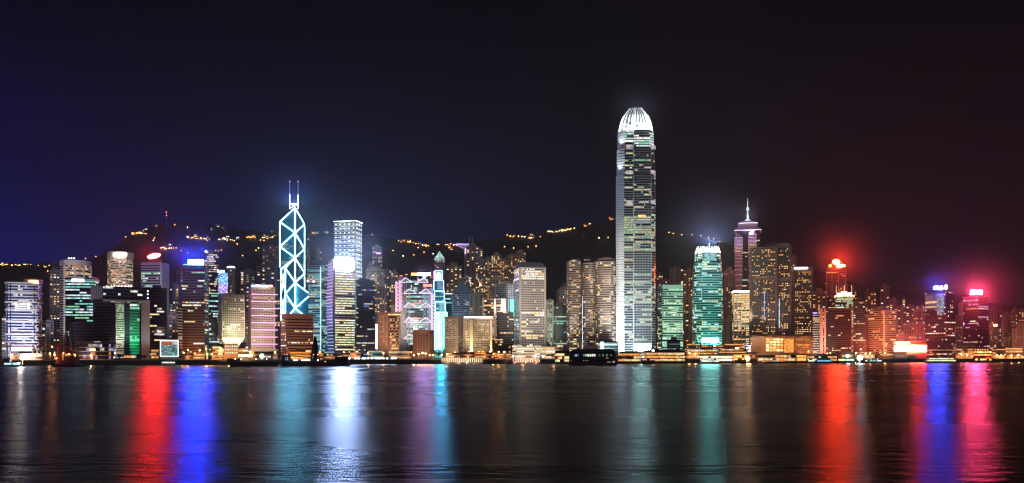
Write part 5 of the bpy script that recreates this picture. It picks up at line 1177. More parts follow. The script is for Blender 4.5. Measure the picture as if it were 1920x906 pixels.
T.part('roof_step', MB().prism(fp_front(879, 892, 1956, 10), T.z1, Z(455, 1950), wall((.18, .15, .15))))
T = AT['pale green-roofed tower behind the stepped neon tower']
T.part('roof', MB().loft([(scaled(T.fp, .9), T.z1), (scaled(T.fp, .5), Z(478, 1900)), (scaled(T.fp, .05), Z(470, 1900))], wall((.45, .62, .58)))); spot('floodlight', (T.c[0], T.c[1]-24, T.z1-4), (T.c[0], T.c[1]-4, T.z1+7), 4*math.pi*5*500, (.7, 1, .9), 100)
T = AT['slender blue tower with a violet lamp right of the dotted tower']; T.part('lamp', MB().box(P(710, 475, 1945), (10, 2, 2.5), neon((.8, .25, 1), 3)))
# a further row of lower blocks that fills the gaps between the towers
ZN = [(440, 526, 9, 548, 585, 'behind the pink-striped tower'), (585, 625, 3, 540, 580, 'behind the cyan-lit glass tower'), (684, 762, 8, 528, 572, 'behind the brown hotel'), (832, 905, 8, 515, 560, 'behind the pyramid-roof tower'), (905, 968, 7, 505, 545, 'behind the white honeycomb block'), (1022, 1066, 5, 560, 590, 'right of the round-window tower'),
      (1231, 1306, 8, 520, 570, 'behind the green-lit tower'), (1355, 1380, 3, 530, 570, 'right of the teal skyscraper'), (1522, 1550, 4, 560, 590, 'left of the globe-sign tower'), (1598, 1735, 15, 560, 612, 'behind the orange banded hotel'), (1788, 1922, 14, 575, 625, 'behind the pink-topped tower'), (84, 118, 4, 575, 625, 'between the two leftmost tall towers'), (312, 345, 3, 560, 600, 'left of the blue sign tower'), (384, 470, 6, 545, 590, 'behind the gridded block')]
RANK = ('first', 'second', 'third', 'fourth', 'fifth', 'sixth', 'seventh', 'eighth', 'ninth', 'tenth', 'eleventh', 'twelfth', 'thirteenth', 'fourteenth', 'fifteenth')
for xa, xb, n_, ya, yb, wh in ZN:
    for k in range(n_):
        xc = xa+(xb-xa)*(k+.5)/n_+R.uniform(-1.5, 1.5); w_ = (xb-xa)/n_*R.uniform(.75, 1.1); c = R.choice((bn, gy, be_, gy)) if xa < 1500 else R.choice((rd_, (.36, .2, .15), bn))
        if xa < 500: c = R.choice((bl, gy))
        apartment('back-row apartment block, %s from left %s' % (RANK[k], wh), xc-w_/2, xc+w_/2, R.uniform(ya, yb), R.uniform(1930, 1985), c, R.uniform(.3, .65), pl_=REDP if xa > 1500 else (HOMEB if xa > 600 else HOME), E=.12 if k % 2 == 0 else 0, ec=(1, .7, .5) if xa < 1500 else (1, .3, .18))
# lookout on the hill crest
Y = 2300
T = Tower('lookout_building', 'anvil-shaped lookout building with violet lights above the residential cluster', 'lookout', fp_front(870, 879, Y, 16), 466, Y, Z(520, Y))
T.block(wall((.3, .26, .35))); T.part('bowl', MB().loft([(fp_front(868, 880, Y-2, 18), Z(466, Y)+.02), (fp_front(854, 881, Y-6, 28), Z(458.5, Y)), (fp_front(855, 881, Y-6, 28), Z(456.5, Y))], wall((.4, .35, .45))))
T.part('eave_light', MB().beam(P(854, 458, Y-8), P(880, 458, Y-8), .8, lit('violet', 1.6))); T.part('eave_light', MB().beam(P(854, 458.6, Y-8), P(868, 465, Y-8), .6, lit('violet', 1.2)))
panel(T, 871.5, 877.5, 463, 476, Y-1, lit((.75, .6, 1), 1.5), 'window'); spot('floodlight', P(866, 480, Y-50), P(868, 462, Y), 4*math.pi*2*3000, (.8, .7, 1), 60)
# ------------------------------------------------------------------ houses and lamps on the hills
HW = [wall(c) for c in ((.10, .09, .085), (.07, .065, .065), (.13, .11, .10))]
CL = [  # px, py, count, spread x, spread y, palette, where
 (262, 439, 7, 14, 4, pal(('orange', 4.2, 4), ('warm', 3.8, 2)), 'in the orange hillside cluster above the red sign tower'),
 (285, 425, 6, 20, 3, pal(('lime', 1.9, 2), ('white', 1.9, 2)), 'high on the ridge at the left of the peak'),
 (372, 447, 9, 24, 4, pal(('warm', 2.7, 3), ('orange', 2.3, 1)), 'in the row below the peak above the blue sign tower'),
 (415, 430, 7, 26, 6, pal(('cool', 1.9, 2), ('lime', 1.5, 2), ('orange', 1.7, 1)), 'on the peak right of its top'),
 (430, 450, 6, 20, 4, pal(('warm', 2.5, 2), ('cool', 1.9, 1)), 'on the slope right of the peak'), (470, 445, 6, 9, 4, pal(('yellow', 4.2, 2), ('warm', 3.8, 2)), 'in the bright knot left of the triangular tower'),
 (505, 440, 5, 14, 6, pal(('warm', 1.9, 2)), 'left of the masts of the triangular tower'), (310, 467, 6, 16, 2, pal(('white', 3, 2), ('cool', 1.9, 1)), 'in the white row above the red sign'),
 (405, 472, 5, 14, 2, pal(('warm', 2.3, 1)), 'low on the slope above the purple screen tower'),
 (600, 437, 6, 18, 2, pal(('lime', 1.7, 2), ('warm', 1.5, 2)), 'between the triangular tower and the dotted tower'), (690, 436, 5, 10, 4, pal(('lime', 1.9, 1), ('warm', 1.9, 1)), 'just right of the dotted tower roof'),
 (760, 454, 7, 14, 2, pal(('orange', 4.6, 2), ('warm', 3.8, 2)), 'at the left end of the orange ridge row'), (800, 461, 7, 18, 3, pal(('warm', 3.4, 2), ('orange', 3.4, 2)), 'in the middle of the orange ridge row'), (835, 459, 6, 16, 3, pal(('orange', 3.8, 2), ('yellow', 2.7, 1)), 'at the right end of the orange ridge row'),
 (850, 466, 6, 10, 3, pal(('orange', 4.2, 2), ('warm', 3, 1)), 'just left of the anvil lookout'), (955, 443, 5, 7, 3, pal(('warm', 3.4, 2)), 'at the left start of the ridge above the golden cluster'), (985, 446, 8, 18, 4, pal(('yellow', 2.5, 2), ('warm', 2.5, 2)), 'above the round-window tower'),
 (1031, 437, 5, 5, 3, pal(('yellow', 3.8, 1), ('warm', 2.8, 1)), 'in the small bright group right of the round-window tower'), (1058, 434, 9, 16, 4, pal(('warm', 3.4, 2), ('yellow', 2.7, 1)), 'in the block row above the gold banded towers'), (1101, 424, 5, 8, 2, pal(('orange', 3, 2), ('white', 1.9, 1)), 'near the ridge top left of the tallest tower'),
 (1093, 445, 5, 6, 2, pal(('yellow', 4.6, 2), ('orange', 3.8, 1)), 'in the lone bright knot below the ridge'), (1146, 414, 4, 8, 3, pal(('warm', 1.9, 1)), 'on the ridge touching the tallest tower'),
 (30, 496, 8, 40, 5, pal(('warm', 2.7, 2), ('white', 1.9, 1), ('lime', 1.5, 1)), 'at the far left of the hills'), (70, 500, 8, 30, 7, pal(('warm', 2.7, 2), ('lime', 1.5, 1)), 'on the far left slope right of the first row'), (6, 497, 5, 8, 3, pal(('orange', 5.7, 2), ('yellow', 4.8, 1)), 'in the orange knot at the left edge'),
 (1690, 578, 6, 26, 6, pal(('orange', 2.7, 2), ('warm', 2.7, 2)), 'on the red-tinted slope above the display screen')]
ORD = ('first', 'second', 'third', 'fourth', 'fifth', 'sixth', 'seventh', 'eighth', 'ninth', 'tenth')
for px, py, n, sx, sy, pl_, where in CL:
    xs_ = sorted(px+R.uniform(-sx, sx)*.9 for _ in range(n))
    for k, x in enumerate(xs_):
        hx, hy, hz_ = hill_hit(x, py+R.uniform(-sy, sy)); w_, d_, h_ = R.uniform(7, 13), R.uniform(7, 10), R.uniform(4, 9)
        root = empty('hillside_house', (hx, hy, hz_), 'hillside house, %s from left, %s' % (ORD[k], where), 'house', 'houses on the hills')
        wm = R.choice(HW); mb = MB().box((hx, hy, hz_+h_/2-1.5), (w_, d_, h_+3), wm); L = Lit(pl_, .5, 1.2, 0)
        mb.build('wall', root)
        MB().loft([([(hx-w_/2-.6, hy-d_/2-.6), (hx+w_/2+.6, hy-d_/2-.6), (hx+w_/2+.6, hy+d_/2+.6), (hx-w_/2-.6, hy+d_/2+.6)], hz_+h_+.02), ([(hx-w_/2, hy-.5), (hx+w_/2, hy-.5), (hx+w_/2, hy+.5), (hx-w_/2, hy+.5)], hz_+h_+R.choice((.6, 2.5)))], GREYD).build('roof', root)
        for r_ in range(max(1, int(h_/4))):
            m_ = int(w_/4)
            for j, c in enumerate(L.row(m_)):
                if c: MB().box((hx-w_/2+(j+.5)*w_/m_, hy-d_/2-.1, hz_+1.8+r_*4), (2.8, .2, 2.4), c).build('window', root)
LB = neon((1, .34, .075), 15, False); LW = neon((1, .70, .36), 16, False); LR = neon((1, .12, .08), 14, False); LBW = neon((.5, .78, 1), 26, False)
def lamp(px, Y, z0, h, m, label, group, E=0, col=(1, .5, .2), r=.8, name='street_lamp'):
    x = X(px, Y); root = empty(name, (x, Y, z0), label, 'lamp post', group)
    MB().beam((x, Y, z0), (x, Y, z0+h), .16, STEEL, 6, .1).beam((x, Y, z0+h), (x+.2, Y-1.6, z0+h+.3), .09, STEEL).build('pole', root)
    MB().ball((x+.2, Y-1.7, z0+h+.1), r, m, 8, .7).build('lamp_head', root)
    if E:
        d = bpy.data.lights.new('lamp_light', 'POINT'); d.energy = 4*math.pi*E*225; d.color = col; d.shadow_soft_size = .6
        o = bpy.data.objects.new('lamp_light', d); COL.objects.link(o); o.location = (x+.2, Y-3.0, z0+h-.9)
HL_ = [(1254, 438), (1262, 440), (1278, 442), (1297, 443), (1314, 444), (1328, 448), (1338, 451), (1349, 455), (946, 466), (963, 467), (990, 465), (1005, 464), (1013, 446), (1123, 451), (1140, 449), (236, 446), (290, 448), (288, 453), (328, 425), (352, 428), (161, 484), (180, 483), (445, 462), (480, 472), (660, 470), (716, 472), (737, 473), (784, 467), (795, 476), (756, 484), (812, 478), (776, 480), (340, 474), (352, 478), (485, 470), (495, 455), (578, 452), (10, 498), (24, 494), (90, 512), (455, 484), (1143, 408), (312, 398), (312, 404)]
for k, (x, y) in enumerate(HL_):
    if (x, y) in ((312, 398), (312, 404), (1143, 408)): continue
    hx, hy, hz_ = hill_hit(x, y+3); lamp(x, hy, hz_-1, 9, R.choice((LB, LB, LW)) if x < 1250 else LB, 'tiny %s road lamp on the dark hillside' % 'orange', 'road lamps on the hillside', r=1.4)
STR = [((348, 447), (396, 454), 11, 'below the peak'), ((408, 450), (442, 454), 8, 'right of the peak'), ((298, 467), (332, 471), 8, 'above the red sign'), ((244, 438), (276, 442), 9, 'at the upper left of the peak'), ((752, 453), (806, 463), 11, 'left of the anvil lookout'), ((836, 460), (872, 465), 9, 'beside the anvil lookout'),
       ((462, 447), (480, 448), 6, 'left of the triangular tower'), ((486, 452), (512, 446), 6, 'close to the triangular tower'), ((948, 444), (1000, 448), 8, 'above the golden cluster'), ((1030, 438), (1078, 431), 9, 'above the gold banded towers'), ((0, 497), (60, 499), 7, 'at the far left')]
for (xa, ya), (xb, yb), n_, wh in STR:
    for k in range(n_):
        t_ = (k+R.uniform(.2, .8))/n_; x, y = xa+(xb-xa)*t_, ya+(yb-ya)*t_+R.uniform(-1.5, 1.5); hx, hy, hz_ = hill_hit(x, y+3)
        lamp(x, hy, hz_-1, 9, R.choice((LB, LB, LW)), 'hillside road lamp, %s from left in the string %s' % ((ORD+('eleventh', 'twelfth'))[k], wh), 'road lamps on the hillside', r=R.choice((1.0, 1.4, 1.8)))
for px, ys, lab in ((312, (398, 404), 'thin radio mast with two red beacons on the peak'), (1143, (408,), 'short mast with one red beacon left of the tallest tower')):
    hx, hy, hz_ = hill_hit(px, 425 if px < 400 else 424); hy = 2950; hx = X(px, hy); root = empty('radio_mast', (hx, hy, hz_), lab, 'radio mast')
    MB().beam((hx, hy, hz_-6), (hx, hy, Z(ys[0], hy)), .5, STEEL, 6, .25).build('pole', root)
    for y in ys: MB().ball((hx, hy, Z(y, hy)), 1.4, LR).build('beacon', root)

# ------------------------------------------------------------------ trees on the waterfront
leaf = [wall(c, .9, .4, .5) for c in ((.05, .075, .03), (.04, .06, .025), (.07, .09, .04))]; bark = wall((.09, .065, .045))
def tree(px, Y, h, label, w=None):
    x = X(px, Y); root = empty('tree', (x, Y, G), label, 'tree', 'trees along the waterfront road'); w = w or h*.95
    mb = MB().beam((x, Y, G), (x+R.uniform(-.3, .3), Y, G+h*.45), h*.035, bark, 6, h*.02)
    for k in range(4): t = R.uniform(0, 6.28); mb.beam((x, Y, G+h*.36), (x+math.cos(t)*w*.3, Y+math.sin(t)*w*.3, G+h*R.uniform(.55, .75)), h*.015, bark, 4, h*.006)
    mb.build('trunk', root); cr = MB()
    blobs = [(R.uniform(-.32, .32)*w, R.uniform(-.3, .3)*w, h*R.uniform(.5, .85), h*R.uniform(.12, .24)) for _ in range(8)]
    for bx_, by_, bz_, br_ in blobs:
        for _ in range(42):
            d = Vector((R.gauss(0, 1), R.gauss(0, 1), R.gauss(0, 1))).normalized()*br_*R.uniform(.5, 1.1)
            c = Vector((x+bx_, Y+by_, G+bz_))+d; u = Vector((R.gauss(0, 1), R.gauss(0, 1), R.gauss(0, 1))).normalized()*.55; v = u.cross(d.normalized()+Vector((.01, 0, 0)))
            cr.face([c-u, c+v, c+u, c-v], R.choice(leaf))
    cr.build('crown', root)
TR = [(84, 9, 'round tree between the white banded tower and the red crane'), (92, 7, 'small tree just left of the red crane'), (222, 8, 'green-lit tree left of centre under the gate opening'), (243, 9, 'green-lit tree right under the gate opening'), (258, 8, 'green-lit tree at the right foot of the gate'), (270, 7, 'dim shrub-like tree right of the green-lit trees'),
      (388, 12, 'broad dark tree at the foot of the blue sign tower'), (496, 11, 'dark tree below the pink-striped tower'), (508, 12, 'dark tree right of the white flare below the pink-striped tower'), (521, 12, 'dark tree left of the orange floodlit low building'), (678, 9, 'tree at the left of the blue lamp row'), (722, 8, 'tree below the brown hotel'), (768, 10, 'orange-lit tree left of the brown framed box'), (822, 11, 'tree at the foot of the stepped neon tower'), (831, 9, 'small tree right of the stepped neon tower foot'), (912, 9, 'tree right below the floodlit hotel'), (921, 10, 'tree at the foot of the dark stepped block'), (941, 9, 'tree left of the white low block'), (1029, 8, 'low tree by the white low block, left of the roofed pier'), (1036, 8, 'low tree next to the roofed pier'), (1190, 7, 'tree before the lit pier, right of the dark pier'), (1292, 9, 'tree right of the long lit pier'), (1596, 8, 'tree behind the small orange-lit yard'), (1610, 9, 'tree left of the white glare on the quay'), (1655, 11, 'dark tree left of the display screen'), (1664, 10, 'dark tree touching the grey trapezoid hall'), (780, 8, 'low tree before the brown framed box'), (1905, 8, 'tree near the right end of the quay')]
for px, h, lab in TR: tree(px, S(px)+46+R.uniform(-4, 4), h, lab)
for x in (228, 247): spot('garden_light', P(x, 676, S(x)+36), P(x, 664, S(x)+46), 4*math.pi*8*150, (.3, 1, .4), 110)

# ------------------------------------------------------------------ low waterfront buildings
def low(name, label, x0, x1, yt, Y, c, L, dep=22, fh=4.2, sp=.5, E=0, ec=(1, .5, .2), cat='building', roof=None, fl=1, z0=G, bay=2.6):
    T = Tower(name, label, cat, fp_front(x0, x1, Y, dep), yt, Y, z0); T.bands(wall(c), L, fh, sp, bay=bay)
    T.part('roof', MB().prism(offset(T.fp, .9), T.z1+.02, T.z1+.8, wall(roof or c)))
    if E:
        for k in range(fl): flood(x0+(x1-x0)*(k+.5)/fl, yt+8, Y, E, ec, 12)
    return T
WL = pal(('warm', .6, 4), ('yellow', .55, 2), ('white', .7, 1), ('orange', .75, 5))
LOW = [
 (18, 34, 663, 1045, (.3, .22, .18), .5, 'dim site cabin block under the white banded tower, by the work lights', 3), (36, 80, 664, 1050, (.4, .28, .2), .6, 'orange-lit work yard building below the white banded tower', 6), (112, 128, 664, 1075, (.3, .24, .22), .4, 'low lit shed behind the red crane', 3),
 (232, 256, 667, 1060, (.3, .34, .3), .3, 'low garden terrace building under the gate opening', 0), (283, 298, 656, 1090, (.35, .28, .2), .6, 'small yellow-lit kiosk left of the screen cube', 1), (345, 384, 664, 1080, (.3, .2, .14), .4, 'orange-lit terrace at the foot of the blue sign tower', 4),
 (468, 512, 660, 1120, (.2, .22, .2), .3, 'low dim pavilion under the pink-striped tower', .6), (586, 606, 662, 1130, (.5, .34, .2), .3, 'orange block right of the dark cone tower', 5), (608, 632, 664, 1140, (.28, .17, .14), .3, 'low brown building below the curved glass tower', 2), (640, 656, 662, 1150, (.36, .25, .2), .5, 'small orange-lit block below the yellow-lit floors', 4), (656, 676, 658, 1160, (.42, .27, .18), .4, 'orange brick block left of the blue lamp row', 4),
 (690, 718, 658, 1175, (.12, .2, .2), .5, 'low teal-lit concourse behind the blue lamp row', 1), (728, 772, 659, 1180, (.35, .33, .26), .6, 'low bright yellow-lit hall below the brown hotel', 2.5), (836, 862, 662, 1210, (.5, .42, .36), .3, 'pale low hall left of the hotel podium', 3), (862, 925, 661, 1215, (.4, .26, .16), .7, 'long orange-lit hotel arcade on the waterfront', 3.5), (928, 960, 664, 1230, (.25, .2, .16), .4, 'dim low arcade below the dark stepped block', 2),
 (1284, 1312, 645, 1390, (.22, .15, .13), .4, 'dark stepped roof terrace below the teal skyscraper, left half', .8), (1312, 1356, 648, 1380, (.2, .15, .13), .35, 'dark terrace building below the teal skyscraper, right half', .8), (1358, 1408, 645, 1400, (.34, .22, .17), .3, 'plain brown block left of the wide shopping podium', 1.2), (1398, 1424, 661, 1340, (.4, .24, .15), .45, 'low brown quay house between the amber pier and the long pale pier', 1.6), (1288, 1346, 656, 1330, (.4, .28, .2), .75, 'two-storey yellow-lit quay building left of the blank beige one', 2), (1344, 1400, 655, 1325, (.5, .38, .28), .3, 'blank beige quay building with dark openings', 2.2),
 (1578, 1602, 661, 1400, (.5, .42, .36), .5, 'white canopy building before the dark slab block', 3), (1604, 1640, 662, 1420, (.35, .25, .22), .5, 'low building right of the canopy, before the slim glass tower', 2), (1640, 1676, 664, 1425, (.16, .08, .08), .1, 'low dark hall left of the display screen', .4),
 (1739, 1792, 652, 1520, (.3, .1, .08), .85, 'red-tinted podium with two bright floors under the screen-face tower', 2), (1748, 1786, 658, 1450, (.08, .05, .06), .12, 'dark cubic building behind the lit ferry', .3), (1792, 1830, 646, 1540, (.34, .2, .16), .4, 'pale-roofed low block below the pink-topped tower', 1.5), (1792, 1828, 662, 1470, (.4, .22, .15), .5, 'orange low building left of the red-lit pier house', 3), (1852, 1868, 648, 1530, (.5, .45, .42), .4, 'white block with small bright floors right of the red-lit pier house', 2), (1868, 1886, 650, 1525, (.1, .07, .07), .2, 'dark low block beside the white one at right', .3), (1884, 1918, 653, 1540, (.42, .28, .18), .5, 'long low beige block near the right edge', 2), (1858, 1884, 667, 1480, (.3, .2, .15), .5, 'orange-lit shed right of the red-lit pier house', 2.5), (1884, 1926, 668, 1475, (.36, .26, .2), .8, 'bright orange-lit quay shed at the right edge', 2.5)]
for x0, x1, yt, Y, c, p, lab, E in LOW:
    low('quay_building', lab, x0, x1, yt, Y, c, Lit(WL, p, 2.5, .15), E=E*1.3, fl=1 if x1-x0 < 30 else 2, ec=(1, .40, .13) if 'teal' not in lab else (.2, 1, .9))
T = AT.get('x')
MB2 = low('kiosk', 'small dark roof hut with a white flare lamp below the pink-striped tower', 486, 494, 664, 1075, (.2, .22, .2), Lit(WL, .5), dep=6); MB2.part('lamp', MB().ball(P(491, 668, 1070), 2.6, neon((.75, 1, .7), 14)))
# grey trapezoid hall with dark openings
Y = 1415
T = Tower('hall', 'grey trapezoid hall with a row of dark slot windows below the display screen', 'hall', fp_front(1668, 1722, Y, 26), 664, Y); f = T.fp
T.part('wall', MB().loft([(f, G), ([f[0], tuple(Vector(f[1])+(Vector(f[0])-Vector(f[1]))*.1), tuple(Vector(f[2])+(Vector(f[3])-Vector(f[2]))*.1), f[3]], Z(665, Y))], wall((.42, .38, .37))))
for k in range(12): panel(T, 1676+k*3.1, 1677.5+k*3.1, 669.5, 674, Y-.4, DARK, 'window', .4)
T.part('roof', MB().prism(fp_front(1676, 1700, Y+4, 12), Z(665, Y)+.02, Z(660, Y), wall((.3, .26, .25)))); flood(1690, 668, Y, 1.2, (1, .75, .7), 18)

# piers
def pier(name, label, x0, x1, yr, ye, Y, c, roofc, L, dep=30, E=0, ec=(1, .55, .25), fl=2, fh=4.0, sp=.3, hip=True, deck=2.2, bay=3.2, cat='pier'):
    fp = fp_front(x0, x1, Y, dep); T = Tower(name, label, cat, fp, ye, Y, 0)
    T.part('deck', MB().prism(offset(fp, 1.2), deck-1.2, deck, DARK)); mb = None
    a, b = Vector(fp[0]), Vector(fp[1]); n = max(3, int((b-a).length/7))
    for k in range(n+1): p = a+(b-a)*(k/n); T.part('pile', MB().beam((p.x, p.y-.6, -3), (p.x, p.y-.6, deck-1.2), .45, DARK))
    T.bands(wall(c), L, fh, sp, bay=bay, z0=deck+.02, rec=.8)
    if hip: T.part('roof', MB().loft([(offset(fp, 1.6), T.z1+.02), (offset(fp, 1.5), T.z1+.5), (scaled(fp, .72), Z(yr, Y))], wall(roofc)))
    else: T.part('roof', MB().prism(offset(fp, 1.2), T.z1+.02, Z(yr, Y), wall(roofc)))
    for k in range(fl if E else 0): flood(x0+(x1-x0)*(k+.5)/fl, ye+5, Y, E, ec, 10, z=deck+3)
    return T
pier('ferry_pier', 'small roofed pier with a glowing inside left of the dark blue pier', 1040, 1068, 657, 663, 1120, (.4, .25, .16), (.06, .05, .05), Lit(pal(('green', .9, 2), ('yellow', 1, 2), ('orange', .9, 2)), .6, 2), E=2)
T = pier('ferry_pier', 'big dark blue unlit pier building jutting toward the water', 1068, 1155, 654.5, 660.5, 1045, (.018, .02, .04), (.02, .02, .03), Lit(pal(('cool', .4, 1)), .0), dep=60, fh=5, sp=.6, deck=1.6, fl=0)
for k, (x, s_, t) in enumerate(((1076, .12, 'blue'), (1080, .4, 'cool'), (1083.5, .25, 'blue'), (1095, .25, 'green'), (1099, .4, 'green'), (1103, .9, 'white'), (1107, .8, 'lime'), (1111, 1.4, 'white'), (1115, .8, 'white'), (1124, .1, 'green'), (1131, .14, 'green'), (1138, .16, 'green'), (1146, .1, 'green'))): panel(T, x-1.5, x+1.5, 664, 668.5, 1044.2, lit(t, s_), 'window', .4)
for x in (1071, 1094, 1098, 1102): panel(T, x-.5, x+.5, 676, 677, 1044.2, lit('white', .6), 'window', .3)
panel(T, 1136, 1141, 670.5, 672.5, 1044.2, lit('red', .5), 'window', .3); panel(T, 1148, 1153, 677, 680, 1044.2, lit('white', .25), 'window', .3); panel(T, 1138, 1145, 678, 680, 1044.2, lit('white', .2), 'window', .3)
PLt = pal(('yellow', .7, 3), ('warm', .7, 3), ('white', .9, 1), ('orange', .8, 3))
pier('ferry_pier', 'warm-lit double-deck pier right of the dark blue pier', 1158, 1202, 659, 663, 1215, (.35, .2, .13), (.05, .045, .045), Lit(PLt, .75, 3, .2), E=2)
T = pier('ferry_pier', 'long double-deck ferry pier blazing with yellow windows', 1203, 1285, 656, 661.5, 1225, (.38, .22, .14), (.05, .045, .045), Lit(PLt, .92, 6, .4), E=2, fl=3)
T.part('roof_gable', MB().loft([(fp_front(1258, 1284, 1222, 24), Z(661, 1225)), (fp_front(1268, 1272, 1230, 8), Z(653.5, 1225))], wall((.06, .05, .05))))
for x in (1198, 1224): lamp(x, 1210, 2.2, 16, neon((.9, 1, .6), 9, False), 'round pale globe lamp on the lit pier roof line, %s of two' % ('left' if x < 1210 else 'right'), 'globe lamps on the lit piers', r=1.9)
pier('ferry_pier', 'pier with a white bar of light under its pale flat roof', 1312, 1374, 664, 667.5, 1290, (.45, .35, .3), (.35, .3, .3), Lit(pal(('white', 2.2, 3), ('yellow', 1.8, 1)), .95, 8, .5), hip=False, E=2)
pier('ferry_pier', 'amber-lit scaffolded pier end beside the bright street lamp', 1374, 1404, 664, 666, 1290, (.5, .25, .08), (.3, .15, .08), Lit(pal(('orange', 1.3, 3), ('warm', 1.1, 2)), .85, 1, .2), hip=False, E=4, ec=(1, .42, .08))
pier('ferry_pier', 'long pale pier with dark upper windows and a yellow lower deck below the shopping podium', 1420, 1492, 662, 666, 1300, (.42, .34, .34), (.4, .34, .34), Lit(PLt, .55, 2, .2), hip=False, E=1.6, fl=3, ec=(1, .6, .5))
pier('ferry_pier', 'orange-screened pier section right of the long pale pier', 1493, 1512, 663.5, 666, 1305, (.5, .26, .1), (.15, .1, .08), Lit(pal(('orange', 1.4, 3), ('warm', 1, 1)), .9, 2, .3), hip=False, E=3, ec=(1, .42, .1))
pier('ferry_pier', 'pale flat pier behind the blue-lit boat', 1513, 1570, 664, 668, 1320, (.5, .42, .42), (.45, .38, .38), Lit(PLt, .5, 2, .1), hip=False, E=1.5, ec=(1, .7, .6))
pier('ferry_pier', 'low pier with small green and yellow lamps at the foot of the dark slab block', 1571, 1602, 670, 673, 1335, (.3, .28, .22), (.3, .24, .2), Lit(pal(('green', 1.2, 2), ('yellow', 1.4, 2)), .7, 2), hip=False, fh=3, E=1)
T = pier('pier_house', 'red-lit three-tier pier house with a small clock gable', 1824, 1860, 652, 659, 1420, (.5, .12, .05), (.4, .08, .04), Lit(pal(('orange', 1.5, 3), ('yellow', 1.6, 2)), .6, 1, .2), E=6, ec=(1, .16, .04))
for k in range(6): panel(T, 1828+k*4.6, 1830+k*4.6, 655, 657, 1419, lit('warm', 1.8), 'lamp', .4)
T.part('roof_gable', MB().loft([(fp_front(1836, 1848, 1420, 10), Z(655, 1420)), (fp_front(1840, 1844, 1424, 3), Z(648, 1420))], wall((.5, .1, .05)))); T.part('ledge', MB().prism(offset(T.fp, 1.2), Z(664.5, 1420), Z(663.5, 1420), wall((.5, .12, .05)))); T.part('ledge', MB().prism(offset(T.fp, 1.2), Z(670.5, 1420), Z(669.5, 1420), wall((.5, .12, .05))))
# colonnade piers
for x0, x1, n, lab in ((828, 905, 22, 'low promenade pier with a row of floodlit white columns, left one'), (962, 1012, 16, 'low promenade pier with a row of floodlit pinkish columns, right one')):
    Y = S(x0)-12; root = empty('promenade_pier', (X((x0+x1)/2, Y), Y, 0), lab, 'pier')
    MB().prism(fp_front(x0-2, x1+2, Y, 16), .6, 2.6, DARK).build('deck', root); MB().prism(fp_front(x0-1, x1+1, Y+1, 14), Z(671.6, Y), Z(670.2, Y), wall((.16, .14, .12))).build('roof', root)
    for k in range(n): x = x0+1+(x1-x0-2)*k/(n-1); MB().beam((X(x, Y+3), Y+3, 2.6), (X(x, Y+3), Y+3, Z(671.6, Y)-.02), .75, wall((.7, .6, .5)), 8).build('column', root)
    for k in range(4): x = x0+(x1-x0)*(k+.5)/4; spot('floodlight', (X(x, Y-7), Y-7, 2), (X(x, Y), Y+3, 5), 4*math.pi*9*100, (1, .75, .5) if n == 22 else (1, .55, .38), 140)
    for k in range(3): x = x0+(x1-x0)*(.45+.18*k if n == 22 else .1+.4*k); MB().beam((X(x, Y-1), Y-1, 2.2), (X(x, Y-1)-2.2, Y-1.5, .4), .3, WHITE).beam((X(x, Y-1), Y-1, 2.2), (X(x, Y-1)+.2, Y-1, 4), .25, WHITE).build('fender', root)
# blue lamp row on the quay and its low wall
for k, x in enumerate((655, 667, 673, 680.5, 684, 690, 697.5, 705, 709.5, 713, 719, 726, 735.5, 741)): lamp(x, S(x)+3, G, 1.6, LBW, 'low blue-white quay lamp, %s along the blue lamp row' % (ORD+('eleventh', 'twelfth', 'thirteenth', 'fourteenth'))[k], 'blue-white lamps along the quay', .16, (.4, .7, 1), 1.15, 'quay_lamp')
# ------------------------------------------------------------------ street lamps
SL = [(24, 666), (41, 668), (95, 663), (103, 665), (131, 664), (141, 665), (172, 667), (345, 662), (350, 664), (353, 656), (359, 664), (366, 663), (368, 666), (375, 657), (380, 665), (387, 654), (389, 664), (398, 664), (470, 660), (516, 661), (600, 661), (612, 665), (625, 664), (645, 661), (652, 664), (661, 660), (673, 663), (690, 662), (700, 660), (719, 662), (732, 664), (748, 660), (771, 661), (776, 667), (785, 664), (792, 662), (798, 663), (806, 668), (812, 668), (828, 666), (838, 663), (847, 662), (853, 661), (870, 663), (880, 660), (889, 664), (898, 660), (905, 660), (913, 664), (918, 660), (925, 664), (935, 660), (945, 660), (952, 666), (980, 660), (1038, 660), (1292, 662), (1303, 663), (1320, 662), (1335, 660), (1515, 659), (1550, 663), (1556, 662), (1604, 662), (1613, 655), (1622, 663), (1630, 662), (1658, 662), (1800, 664), (1812, 668), (1852, 671), (1868, 670), (1876, 668), (1895, 670), (1908, 668)]
tw_names = sorted([(o['label'], math.atan2(o.location.x, o.location.y)) for o in scene.objects if o.get('category') in ('office tower', 'hotel tower', 'skyscraper', 'office building', 'hotel', 'government building')], key=lambda t: t[1])
SHORT = {}
cnt = {}
zones = [(0, 60, 'below the white banded tower'), (60, 150, 'around the red crane'), (150, 300, 'before the government gate'), (300, 371, 'left below the blue sign tower'), (371, 400, 'by the broad dark tree'), (400, 530, 'below the pink-striped tower'), (530, 640, 'right of the dark cone tower'), (640, 690, 'left part of the blue lamp row'), (690, 750, 'behind the blue lamp row'), (750, 790, 'left of the brown framed box'), (790, 832, 'between brown framed box and stepped neon tower'), (832, 872, 'before the left beige hotel'), (872, 922, 'before the floodlit beige hotel'), (922, 965, 'before the dark stepped block'), (965, 1160, 'before the round-window tower'), (1160, 1400, 'below the teal skyscraper'), (1400, 1580, 'before the shopping podium'), (1580, 1700, 'left of the display screen'), (1700, 1925, 'around the red-lit pier house')]
